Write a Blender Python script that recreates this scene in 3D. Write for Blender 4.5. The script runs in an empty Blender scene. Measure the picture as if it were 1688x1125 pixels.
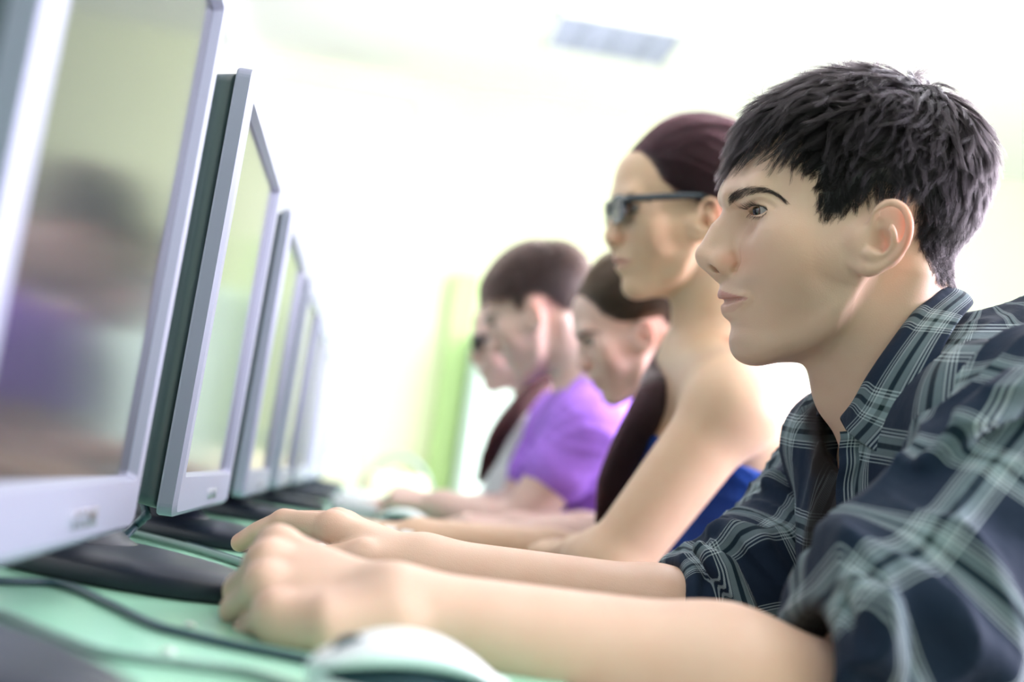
import bpy, math, random, time
import numpy as np
from mathutils import Matrix, Vector

rng = np.random.default_rng(7)
random.seed(7)
scene = bpy.context.scene
COL = scene.collection
PI = math.pi
T0 = time.time()

# ------------------------------------------------------------------ camera
F_PX = 2100.0                       # focal length in pixels of the 1688 px wide frame


def cam_rotation(vpx=600.0, vpy=765.0, roll=8.0):
    """Rows: the world x, y, z axes seen in camera coordinates (right, up, backward)."""
    y = np.array([vpx - 844, 562.5 - vpy, -F_PX]); y /= np.linalg.norm(y)
    a, b = math.sin(math.radians(roll)), math.cos(math.radians(roll))
    z = np.array([a, b, (a * y[0] + b * y[1]) / (-y[2])]); z /= np.linalg.norm(z)
    return np.array([np.cross(y, z), y, z])


RC = cam_rotation()
CAM = np.array([0, 0, .84])
RIGHT, UP, BACK = RC[:, 0], RC[:, 1], RC[:, 2]
cam = bpy.data.cameras.new('camera')
camo = bpy.data.objects.new('camera', cam)
COL.objects.link(camo)
m = Matrix.Identity(4)
for i in range(3):
    for j in range(3):
        m[i][j] = RC[i, j]
    m[i][3] = CAM[i]
camo.matrix_world = m
cam.sensor_width = 36
cam.lens = F_PX * 36 / 1688
cam.clip_start = .02
cam.dof.use_dof = True
cam.dof.focus_distance = .90
cam.dof.aperture_fstop = cam.lens / 1000 / .0135
scene.camera = camo

# ------------------------------------------------------------------ world, lights, exposure
scene.view_settings.view_transform = 'Standard'
scene.view_settings.look = 'None'
scene.view_settings.gamma = 1
scene.view_settings.use_curve_mapping = False
scene.view_settings.exposure = 0.20
scene.cycles.use_denoising = True
scene.cycles.max_bounces = 8
scene.cycles.transparent_max_bounces = 8
scene.cycles.sample_clamp_indirect = 6
scene.cycles.caustics_reflective = False
scene.cycles.caustics_refractive = False
world = bpy.data.worlds.new('daylight')
scene.world = world
world.use_nodes = True
bg = world.node_tree.nodes['Background']
bg.inputs[0].default_value = (.94, .97, 1.0, 1)
bg.inputs[1].default_value = 1.1
# daylight outside: white ahead, tinted by the green surroundings behind the camera
_tc = world.node_tree.nodes.new('ShaderNodeTexCoord'); _sx = world.node_tree.nodes.new('ShaderNodeSeparateXYZ'); _mr = world.node_tree.nodes.new('ShaderNodeMapRange')
_mx = world.node_tree.nodes.new('ShaderNodeMix'); _mx.data_type = 'RGBA'
_mr.inputs[1].default_value = -.9; _mr.inputs[2].default_value = .1
world.node_tree.links.new(_tc.outputs['Generated'], _sx.inputs[0]); world.node_tree.links.new(_sx.outputs['Y'], _mr.inputs[0])
world.node_tree.links.new(_mr.outputs[0], _mx.inputs[0]); world.node_tree.links.new(_mx.outputs[2], bg.inputs[0])
_mx.inputs[6].default_value = (.74, .93, .76, 1); _mx.inputs[7].default_value = (.95, .97, 1.0, 1)


def area_light(name, loc, target, sx, sy, power, color):
    l = bpy.data.lights.new(name, 'AREA')
    l.shape = 'RECTANGLE'; l.size = sx; l.size_y = sy; l.energy = power; l.color = color
    o = bpy.data.objects.new(name, l); COL.objects.link(o)
    o.location = loc
    o.rotation_euler = (Vector(target) - Vector(loc)).to_track_quat('-Z', 'Y').to_euler()
    return o


# daylight through the windows: the row behind the pupils (right), then two added fill lights
area_light('window_daylight_behind', (2.55, 2.5, 1.75), (.4, 1.1, 1.0), 3.6, 1.5, 270, (.90, .87, 1.0))
area_light('window_daylight_right', (3.0, .30, 1.55), (.4, .9, 1.0), 1.3, 1.3, 150, (.88, .80, 1.0))
area_light('fill_light_near', (.6, .6, 2.50), (.4, .8, 0), 2.0, 2.0, 13, (1.0, .94, .78))  # added fill from above, no lamp hangs there
area_light('fill_light_far', (1.1, 2.6, 2.05), (.8, 5.4, 2.15), 2.4, .8, 50, (1.0, 1.0, .93))  # added fill aimed at the far wall and ceiling, no fixture

# ------------------------------------------------------------------ materials
def new_mat(name):
    mt = bpy.data.materials.new(name); mt.use_nodes = True
    nt = mt.node_tree
    return mt, nt, nt.nodes['Principled BSDF']


def pset(b, **k):
    names = dict(color='Base Color', rough='Roughness', metal='Metallic', spec='Specular IOR Level', sss='Subsurface Weight',
                 sssr='Subsurface Radius', ssss='Subsurface Scale', coat='Coat Weight', coatr='Coat Roughness',
                 sheen='Sheen Weight', trans='Transmission Weight', ior='IOR', emc='Emission Color', ems='Emission Strength')
    for a, v in k.items():
        if a in ('color', 'emc'): v = (*v, 1)
        b.inputs[names[a]].default_value = v


def simple_mat(name, color, rough=.5, noise=0.0, nscale=40, bump=0.0, bscale=300, **k):
    mt, nt, b = new_mat(name)
    pset(b, color=color, rough=rough, **k)
    tc = nt.nodes.new('ShaderNodeTexCoord')
    if noise:
        n = nt.nodes.new('ShaderNodeTexNoise'); n.inputs['Scale'].default_value = nscale; n.inputs['Detail'].default_value = 4
        nt.links.new(tc.outputs['Object'], n.inputs['Vector'])
        mx = nt.nodes.new('ShaderNodeMix'); mx.data_type = 'RGBA'
        mx.inputs[6].default_value = (*[c * (1 - noise) for c in color], 1)
        mx.inputs[7].default_value = (*[min(1, c * (1 + noise)) for c in color], 1)
        nt.links.new(n.outputs[0], mx.inputs[0]); nt.links.new(mx.outputs[2], b.inputs['Base Color'])
    if bump:
        n = nt.nodes.new('ShaderNodeTexNoise'); n.inputs['Scale'].default_value = bscale; n.inputs['Detail'].default_value = 3
        nt.links.new(tc.outputs['Object'], n.inputs['Vector'])
        bp = nt.nodes.new('ShaderNodeBump'); bp.inputs['Strength'].default_value = bump; bp.inputs['Distance'].default_value = .001
        nt.links.new(n.outputs[0], bp.inputs['Height']); nt.links.new(bp.outputs[0], b.inputs['Normal'])
    return mt


# ------------------------------------------------------------------ objects and tags
def tag(o, label=None, cat=None, group=None, kind=None):
    if label: o['label'] = label
    if cat: o['category'] = cat
    if group: o['group'] = group
    if kind: o['kind'] = kind
    return o


def empty(name, loc, rz=0.0, **k):
    o = bpy.data.objects.new(name, None); COL.objects.link(o)
    o.location = loc; o.rotation_euler = (0, 0, rz)
    o.empty_display_size = .05
    return tag(o, **k)


def link_mesh(name, me, mat, parent=None, world_space=True, smooth=True):
    o = bpy.data.objects.new(name, me); COL.objects.link(o)
    if mat is not None:
        for mm in (mat if isinstance(mat, (list, tuple)) else [mat]): me.materials.append(mm)
    if smooth:
        me.polygons.foreach_set('use_smooth', np.ones(len(me.polygons), bool))
    if parent is not None:
        o.parent = parent
        if world_space:
            o.matrix_parent_inverse = parent_world(parent).inverted()
    return o


def parent_world(p):
    mtx = Matrix.LocRotScale(p.location, p.rotation_euler, p.scale)
    if p.parent is not None:
        return parent_world(p.parent) @ p.matrix_parent_inverse @ mtx
    return mtx


def np_mesh(name, V, Fq, attrs=None):
    me = bpy.data.meshes.new(name)
    V = np.ascontiguousarray(V, np.float32); Fq = np.ascontiguousarray(Fq, np.int32)
    n = Fq.shape[1]
    me.vertices.add(len(V)); me.vertices.foreach_set('co', V.ravel())
    me.loops.add(Fq.size); me.loops.foreach_set('vertex_index', Fq.ravel())
    me.polygons.add(len(Fq)); me.polygons.foreach_set('loop_start', np.arange(0, Fq.size, n, dtype=np.int32))
    me.update(calc_edges=True)
    me.validate()
    for k, v in (attrs or {}).items():
        v = np.ascontiguousarray(v, np.float32)
        if v.ndim == 1:
            a = me.attributes.new(k, 'FLOAT', 'POINT'); a.data.foreach_set('value', v)
        else:
            a = me.attributes.new(k, 'FLOAT_VECTOR', 'POINT'); a.data.foreach_set('vector', v.ravel())
    return me


class MB:
    """Collects boxes, tubes, lofts and lathes into one mesh."""
    def __init__(s): s.v = []; s.f = []; s.n = 0
    def add(s, V, Fs):
        s.v.append(np.asarray(V, float)); s.f += [[i + s.n for i in f] for f in Fs]; s.n += len(V); return s
    def box(s, lo, hi, M=None):
        x0, y0, z0 = lo; x1, y1, z1 = hi
        V = np.array([[x0, y0, z0], [x1, y0, z0], [x1, y1, z0], [x0, y1, z0], [x0, y0, z1], [x1, y0, z1], [x1, y1, z1], [x0, y1, z1]], float)
        if M is not None: V = V @ np.asarray(M)[:3, :3].T + np.asarray(M)[:3, 3]
        return s.add(V, [[0, 3, 2, 1], [4, 5, 6, 7], [0, 1, 5, 4], [1, 2, 6, 5], [2, 3, 7, 6], [3, 0, 4, 7]])
    def prism(s, poly, h0, h1, axis=2):
        """poly: 2-D outline, extruded from h0 to h1 along the axis."""
        n = len(poly); V = []
        for h in (h0, h1):
            for p in poly:
                q = [p[0], p[1]]; q.insert(axis, h); V.append(q)
        Fs = [[i, (i + 1) % n, n + (i + 1) % n, n + i] for i in range(n)] + [list(range(n))[::-1], list(range(n, 2 * n))]
        return s.add(V, Fs)
    def loft(s, rings, cap=True, closed=True):
        n = len(rings[0]); V = np.concatenate([np.asarray(r, float) for r in rings]); Fs = []
        for k in range(len(rings) - 1):
            for i in range(n if closed else n - 1):
                j = (i + 1) % n
                Fs.append([k * n + i, k * n + j, (k + 1) * n + j, (k + 1) * n + i])
        if cap: Fs += [list(range(n))[::-1], list(range((len(rings) - 1) * n, len(rings) * n))]
        return s.add(V, Fs)
    def tube(s, pts, r, n=10, cap=True):
        pts = np.asarray(pts, float); r = np.broadcast_to(r, (len(pts),)); rings = []
        up = np.array([0.13, .21, .97])
        for i, p in enumerate(pts):
            t = pts[min(i + 1, len(pts) - 1)] - pts[max(i - 1, 0)]; t /= np.linalg.norm(t) + 1e-12
            a = np.cross(up, t); a /= np.linalg.norm(a) + 1e-12; b = np.cross(t, a); up = b
            th = np.arange(n) * 2 * PI / n
            rings.append(p + r[i] * (np.cos(th)[:, None] * a + np.sin(th)[:, None] * b))
        return s.loft(rings, cap)
    def build(s, name, mat, parent=None, world_space=True, bevel=0, smooth=False, segs=2):
        me = bpy.data.meshes.new(name)
        me.from_pydata(np.concatenate(s.v).tolist(), [], s.f); me.update()
        o = link_mesh(name, me, mat, parent, world_space, smooth or bevel > 0)
        if bevel:
            md = o.modifiers.new('bevel', 'BEVEL'); md.width = bevel; md.segments = segs; md.limit_method = 'ANGLE'
            md.angle_limit = math.radians(35); md.harden_normals = True
        return o


def catmull(P, n=8):
    P = np.asarray(P, float); Q = np.vstack([2 * P[0] - P[1], P, 2 * P[-1] - P[-2]]); out = []
    for i in range(1, len(Q) - 2):
        for t in np.arange(n) / n:
            out.append(.5 * ((2 * Q[i]) + (Q[i + 1] - Q[i - 1]) * t + (2 * Q[i - 1] - 5 * Q[i] + 4 * Q[i + 1] - Q[i + 2]) * t ** 2
                             + (3 * Q[i] - Q[i - 1] - 3 * Q[i + 1] + Q[i + 2]) * t ** 3))
    out.append(P[-1]); return np.array(out)


def at(u, v, Z):
    """The world point at depth Z along the lens axis in the direction of a point of the 1688 x 1125 frame."""
    return CAM + RC @ (np.array([(u - 844) / F_PX, (562.5 - v) / F_PX, -1.0]) * Z)


# ------------------------------------------------------------------ implicit surfaces (for bodies, heads, hands, cloth)
class Prim:
    def __init__(s, fn, c, r, op='add', k=.004): s.fn = fn; s.c = np.asarray(c, float); s.r = float(r); s.op = op; s.k = k


def sphere(c, r, **k):
    c = np.asarray(c, float)
    return Prim(lambda p: np.linalg.norm(p - c, axis=-1) - r, c, r, **k)


def ellipsoid(c, r, M=None, **k):
    c = np.asarray(c, float); r = np.asarray(r, float)
    Mx = np.eye(3) if M is None else np.asarray(M, float)      # columns: the axes
    def fn(p):
        q = (p - c) @ Mx
        k0 = np.linalg.norm(q / r, axis=-1); k1 = np.linalg.norm(q / (r * r), axis=-1)
        return k0 * (k0 - 1) / np.maximum(k1, 1e-9)
    return Prim(fn, c, r.max(), **k)


def cone(a, b, r1, r2, **k):
    a = np.asarray(a, float); b = np.asarray(b, float); ba = b - a; L = np.linalg.norm(ba)
    def fn(p):
        pa = p - a
        t = np.clip(pa @ ba / (L * L), 0, 1)
        # near enough to a round cone when the radii differ little
        return np.linalg.norm(pa - t[..., None] * ba, axis=-1) - (r1 + (r2 - r1) * t)
    return Prim(fn, (a + b) / 2, L / 2 + max(r1, r2), **k)


def chain(P, r, **k):
    P = np.asarray(P, float); r = np.broadcast_to(r, (len(P),))
    c = (P.min(0) + P.max(0)) / 2; R = np.linalg.norm(P - c, axis=1).max() + r.max()
    def fn(p):
        d = np.full(p.shape[:-1], 9.0)
        for i in range(len(P) - 1):
            ba = P[i + 1] - P[i]; L2 = ba @ ba + 1e-12; pa = p - P[i]
            t = np.clip(pa @ ba / L2, 0, 1)
            d = np.minimum(d, np.linalg.norm(pa - t[..., None] * ba, axis=-1) - (r[i] + (r[i + 1] - r[i]) * t))
        return d
    return Prim(fn, c, R, **k)


def smin(a, b, k):
    h = np.maximum(k - np.abs(a - b), 0) / k
    return np.minimum(a, b) - h * h * k * .25


def field_eval(prims, P, ctr=None, hd=0.0, vox=.002):
    """P: (blocks, points, 3). Primitives far from a block are skipped for it."""
    D = np.full(P.shape[:-1], .5, np.float64)
    for q in prims:
        if ctr is not None and q.r < 50:
            m_ = np.linalg.norm(ctr - q.c, axis=1) - q.r - hd < (2 * q.k + 4 * vox)
            idx = np.nonzero(m_)[0]
            if len(idx) == 0: continue
        else:
            idx = slice(None)
        if q.op == 'disp':
            D[idx] = D[idx] + q.fn(P[idx]); continue
        d = q.fn(P[idx]); c = D[idx]
        if q.op == 'add': D[idx] = smin(c, d, q.k)
        elif q.op == 'sub': D[idx] = -smin(-c, d, q.k)
        elif q.op == 'int': D[idx] = -smin(-c, -d, q.k)
    return D


def sdf_mesh(prims, lo, hi, vox, n=12, slack=1.5):
    """Sparse surface nets. Returns vertices and quads."""
    lo = np.asarray(lo, float); hi = np.asarray(hi, float)
    bs = n * vox
    nb = np.ceil((hi - lo) / bs).astype(int)
    g = np.stack(np.meshgrid(*[np.arange(k) for k in nb], indexing='ij'), -1).reshape(-1, 3)
    hd = bs * math.sqrt(3) / 2
    keep = []
    for s0 in range(0, len(g), 20000):
        gg = g[s0:s0 + 20000]; ctr = lo + (gg + .5) * bs
        d = field_eval(prims, ctr[:, None, :], ctr, hd * slack, vox)[:, 0]
        keep.append(gg[np.abs(d) < hd * slack + 2 * vox])
    g = np.concatenate(keep)
    ax = np.arange(n + 1)
    off = np.stack(np.meshgrid(ax, ax, ax, indexing='ij'), -1).reshape(-1, 3)
    dims = nb * n + 2
    def key(ijk): return (ijk[..., 0] * dims[1] + ijk[..., 1]) * dims[2] + ijk[..., 2]
    KV, PV, ED = [], [], []
    corners = [(i, j, k) for i in (0, 1) for j in (0, 1) for k in (0, 1)]
    edges = [(a, b) for a in range(8) for b in range(a + 1, 8) if sum(abs(corners[a][t] - corners[b][t]) for t in range(3)) == 1]
    for s0 in range(0, len(g), 400):
        gg = g[s0:s0 + 400]; base = gg * n
        ctr = lo + (gg + .5) * bs
        ijk = base[:, None, :] + off[None]
        P = lo + ijk * vox
        D = field_eval(prims, P, ctr, hd, vox).reshape(len(gg), n + 1, n + 1, n + 1)
        S = D < 0
        cs = [S[:, c[0]:n + c[0], c[1]:n + c[1], c[2]:n + c[2]] for c in corners]
        tot = sum(c.astype(np.int8) for c in cs)
        act = np.nonzero((tot > 0) & (tot < 8))
        if len(act[0]) == 0: continue
        cv = np.stack([D[act[0], act[1] + c[0], act[2] + c[1], act[3] + c[2]] for c in corners], 1)
        acc = np.zeros((len(cv), 3)); cnt = np.zeros(len(cv))
        for a, b in edges:
            m_ = (cv[:, a] < 0) != (cv[:, b] < 0)
            t = np.where(m_, cv[:, a] / np.where(m_, cv[:, a] - cv[:, b], 1), 0)
            pa = np.array(corners[a]); pb = np.array(corners[b])
            acc += m_[:, None] * (pa + t[:, None] * (pb - pa)); cnt += m_
        cell = base[act[0]] + np.stack(act[1:], 1)
        KV.append(key(cell)); PV.append(lo + (cell + acc / cnt[:, None]) * vox)
        for ax_ in range(3):
            sl = [slice(0, n)] * 3; sl2 = list(sl); sl2[ax_] = slice(1, n + 1)
            s1 = S[(slice(None), *sl)]; s2 = S[(slice(None), *sl2)]
            e = np.nonzero(s1 != s2)
            c0 = base[e[0]] + np.stack(e[1:], 1)
            ED.append((ax_, c0, s1[e]))
    KV = np.concatenate(KV); PV = np.concatenate(PV)
    o = np.argsort(KV); KV = KV[o]; PV = PV[o]
    Q = []
    for ax_, c0, inside in ED:
        b, c = (ax_ + 1) % 3, (ax_ + 2) % 3
        eb = np.zeros(3, int); eb[b] = 1; ec = np.zeros(3, int); ec[c] = 1
        cells = [c0 - eb - ec, c0 - ec, c0, c0 - eb]
        ids = []; ok = np.ones(len(c0), bool)
        for cc in cells:
            kk = key(cc); i = np.searchsorted(KV, kk); i = np.minimum(i, len(KV) - 1)
            ok &= (KV[i] == kk) & (cc.min(1) >= 0); ids.append(i)
        q = np.stack(ids, 1); q[~inside] = q[~inside][:, ::-1]
        Q.append(q[ok])
    return PV, np.concatenate(Q)


def vert_normals(V, Fq):
    n = np.cross(V[Fq[:, 2]] - V[Fq[:, 0]], V[Fq[:, 3]] - V[Fq[:, 1]])
    N = np.zeros_like(V)
    for i in range(4): np.add.at(N, Fq[:, i], n)
    return N / (np.linalg.norm(N, axis=1, keepdims=True) + 1e-12)


def sstep(a, b, x):
    t = np.clip((x - a) / (b - a), 0, 1); return t * t * (3 - 2 * t)


# ------------------------------------------------------------------ the room
DESK = .75
def wall_mat(name, c, rough=.8): return simple_mat(name, c, rough, noise=.03, nscale=6, bump=.15, bscale=160)


def panel(name, lo, hi, mat, kind='structure', parent=None, bevel=0):
    o = MB().box(lo, hi).build(name, mat, parent, bevel=bevel)
    if kind: o['kind'] = kind
    return o


M_WALLY = wall_mat('wall_pale_yellow_green', (.80, .86, .60))
M_WALLG = wall_mat('wall_green', (.82, .91, .72))
M_PIER = wall_mat('pier_green', (.55, .76, .34))
M_WALLM = wall_mat('wall_mint', (.72, .90, .80))
M_WHITE = wall_mat('ceiling_white', (.94, .95, .96))
M_FLOOR = simple_mat('floor_linoleum', (.34, .30, .24), .35, noise=.25, nscale=3)
X0, X1, Y0, Y1, ZC = -.80, 3.2, -1.6, 5.6, 2.58
panel('floor', (X0 - .1, Y0, -.1), (X1 + .1, Y1 + .1, 0), M_FLOOR)
panel('ceiling', (X0 - .1, Y0, ZC), (X1 + .1, Y1 + .1, ZC + .1), M_WHITE)
fw = MB().box((X0 - .14, Y1, 0), (-.70, Y1 + .12, ZC)).box((-.02, Y1, 0), (1.9, Y1 + .12, ZC)).box((-.70, Y1, 0), (-.02, Y1 + .12, .80)).box((-.70, Y1, 2.45), (-.02, Y1 + .12, ZC))
fw.build('wall_far', M_WALLY)['kind'] = 'structure'
panel('wall_far_recess', (1.9, Y1, 0), (X1 + .1, Y1 + .12, ZC), M_WALLG)


def windowed_wall(name, x, y0, y1, holes, sill, head, side, mat):
    mb = MB(); ys = [y0]
    for a, b_ in holes: ys += [a, b_]
    ys.append(y1); xa, xb = sorted((x, x + .14 * side))
    for i in range(0, len(ys), 2): mb.box((xa, ys[i], 0), (xb, ys[i + 1], ZC))
    for a, b_ in holes:
        mb.box((xa, a, 0), (xb, b_, sill)); mb.box((xa, a, head), (xb, b_, ZC))
    o = mb.build(name, mat); o['kind'] = 'structure'
    return o


M_FRAME = simple_mat('window_frame_white', (.85, .86, .88), .35)
M_PANE = bpy.data.materials.new('window_glass'); M_PANE.use_nodes = True
_n = M_PANE.node_tree; _n.nodes.clear()
_o, _t, _g, _m, _f = [_n.nodes.new('ShaderNode' + k) for k in ('OutputMaterial', 'BsdfTransparent', 'BsdfGlossy', 'MixShader', 'Fresnel')]
_t.inputs[0].default_value = (.97, .99, .98, 1); _g.inputs['Roughness'].default_value = .02; _f.inputs[0].default_value = 1.45
_n.links.new(_f.outputs[0], _m.inputs[0]); _n.links.new(_t.outputs[0], _m.inputs[1]); _n.links.new(_g.outputs[0], _m.inputs[2]); _n.links.new(_m.outputs[0], _o.inputs[0])


def window(idx, x, y0, y1, z0, z1):
    root = empty('window_%d' % idx, (x, (y0 + y1) / 2, z0)); root['kind'] = 'structure'
    fr_ = MB(); t = .05; ym = (y0 + y1) / 2
    for lo, hi in (((x - .03, y0, z0), (x + .03, y1, z0 + t)), ((x - .03, y0, z1 - t), (x + .03, y1, z1)), ((x - .03, y0, z0), (x + .03, y0 + t, z1)),
                   ((x - .03, y1 - t, z0), (x + .03, y1, z1)), ((x - .03, ym - t / 2, z0), (x + .03, ym + t / 2, z1)), ((x - .03, y0, z0 + (z1 - z0) * .68), (x + .03, y1, z0 + (z1 - z0) * .68 + t))):
        fr_.box(lo, hi)
    fr_.build('window_frame', M_FRAME, root)
    MB().box((x - .12, y0, z0 - .04), (x + .12, y1, z0)).build('window_sill', M_FRAME, root)
    for a_, b_ in ((y0 + t, ym - t / 2), (ym + t / 2, y1 - t)): MB().box((x - .002, a_, z0 + t), (x + .002, b_, z1 - t)).build('window_pane', M_PANE, root)


LWIN = [(-1.5, .55), (.65, 2.7), (2.8, 5.4)]
windowed_wall('wall_left', X0, Y0, Y1, LWIN, .78, 2.5, -1, M_WHITE)
windowed_wall('wall_right', X1, Y0, Y1, [(-.9, 1.1), (1.5, 3.3), (3.6, 5.2)], .85, 2.45, 1, M_WALLG)
wi = 1
for a, b_ in LWIN: window(wi, X0 - .11, a, b_, .78, 2.5); wi += 1
for a, b_ in [(-.9, 1.1), (1.5, 3.3), (3.6, 5.2)]: window(wi, X1 + .07, a, b_, .85, 2.45); wi += 1

root = empty('window_%d' % wi, (-.36, Y1 + .06, .80)); root['kind'] = 'structure'
fr_ = MB()
for lo, hi in (((-.70, Y1 + .03, .80), (-.02, Y1 + .09, .85)), ((-.70, Y1 + .03, 2.40), (-.02, Y1 + .09, 2.45)), ((-.70, Y1 + .03, .85), (-.65, Y1 + .09, 2.40)), ((-.07, Y1 + .03, .85), (-.02, Y1 + .09, 2.40))): fr_.box(lo, hi)
fr_.build('window_frame', M_FRAME, root)
MB().box((-.65, Y1 + .058, .85), (-.07, Y1 + .062, 2.40)).build('window_pane', M_PANE, root)

# green pier and mint cupboard front on the far wall
c = [at(u, v, 5.3) for u, v in ((765, 480), (728, 830))]
tag(MB().box((.27, Y1 - .10, 0), (.375, Y1 - .001, 1.72)).build('trim_1', M_PIER, bevel=.004), kind='structure')
cb = empty('cupboard', (1.15, Y1 - .22, 0), label='low mint green cupboard against the far wall', cat='cupboard')
MB().box((.385, Y1 - .42, 0), (1.925, Y1 - .002, 1.45)).build('body', M_WALLM, cb, bevel=.006)
for k in range(3):
    d = MB().box((.40 + k * .51, Y1 - .44, .08), (.40 + k * .51 + .495, Y1 - .42, 1.43)).build('door', M_WALLM, cb, bevel=.004)
    MB().tube([(.445 + k * .51 + .40, Y1 - .455, .80), (.445 + k * .51 + .40, Y1 - .455, .92)], .006).build('handle', M_FRAME, d, smooth=True)

# unlit ceiling vent with a louvred grille
ventc = at(1012, 64, 3.95)
k_ = (ZC - CAM[2]) / (ventc[2] - CAM[2]); lc = CAM + (ventc - CAM) * k_
vent_root = empty('ceiling_vent', (lc[0], lc[1], ZC), label='grey slatted vent in the white ceiling above the row of pupils', cat='vent')
M_LOUV = simple_mat('louvre_metal', (.40, .44, .56), .5)
lw, ll = .50, .40
mb = MB(); x0, y0 = lc[0] - lw / 2, lc[1] - ll / 2
for lo, hi in (((x0, y0, ZC - .012), (x0 + lw, y0 + .02, ZC - .002)), ((x0, y0 + ll - .02, ZC - .012), (x0 + lw, y0 + ll, ZC - .002)), ((x0, y0, ZC - .012), (x0 + .02, y0 + ll, ZC - .002)), ((x0 + lw - .02, y0, ZC - .012), (x0 + lw, y0 + ll, ZC - .002))): mb.box(lo, hi)
mb.build('housing', M_FRAME, vent_root)
mb = MB()
for i in range(1, 12): mb.box((x0 + .02, y0 + i * ll / 12, ZC - .0115), (x0 + lw - .02, y0 + i * ll / 12 + .003, ZC - .005))
for i in range(1, 4): mb.box((x0 + i * lw / 4, y0 + .02, ZC - .0118), (x0 + i * lw / 4 + .004, y0 + ll - .02, ZC - .005))
mb.build('louvre', M_LOUV, vent_root)
MB().box((x0 + .02, y0 + .02, ZC - .006), (x0 + lw - .02, y0 + ll - .02, ZC - .003)).build('backing', M_LOUV, vent_root)

# ------------------------------------------------------------------ the desk
M_DESK = simple_mat('desk_green_laminate', (.34, .66, .47), .26, noise=.05, nscale=12, spec=.5)
M_EDGE = simple_mat('desk_edge_dark', (.02, .06, .05), .4)
M_METAL = simple_mat('grey_powder_coat', (.30, .32, .34), .4)
YD = [-.8, .50, 1.80, 3.10, 4.55]
for i in range(4):
    tb = empty('desk', ((-.2), (YD[i] + YD[i + 1]) / 2, 0), label=('light green laminate computer desk nearest the camera, under the left edge of the picture',
               'light green computer desk under the young man\'s hands', 'light green computer desk under the forearms of the girl and the boy in purple', 'light green computer desk farthest along the row')[i], cat='desk', group='row of green computer desks')
    ya, yb = YD[i] + .0015, YD[i + 1] - .0015
    MB().box((-.58, ya, DESK - .026), (.112, yb, DESK)).build('desk_top', M_DESK, tb, bevel=.002)
    MB().box((.112, ya, DESK - .026), (.115, yb, DESK - .0005)).build('edge_band', M_EDGE, tb)
    for y in (ya + .06, yb - .09): MB().box((-.55, y, 0), (.06, y + .03, DESK - .026)).build('side_panel', M_METAL, tb)
    MB().box((-.54, ya + .09, .30), (-.52, yb - .09, DESK - .026)).build('modesty_panel', M_DESK, tb)

# ------------------------------------------------------------------ monitors
M_SILVER = simple_mat('monitor_silver', (.25, .265, .34), .42, metal=.2, spec=.5)
M_SHELL = simple_mat('monitor_back_shell', (.05, .075, .085), .32)
M_BASE = simple_mat('monitor_base_black', (.008, .013, .024), .42, bump=.05, bscale=800, spec=.4)
M_SCREEN = simple_mat('screen_panel', (.022, .027, .030), .13, spec=.5)
M_DKLINE = simple_mat('screen_gasket', (.02, .02, .03), .5)
M_CHROME = simple_mat('badge_chrome', (.85, .85, .88), .15, metal=1.0)


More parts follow.
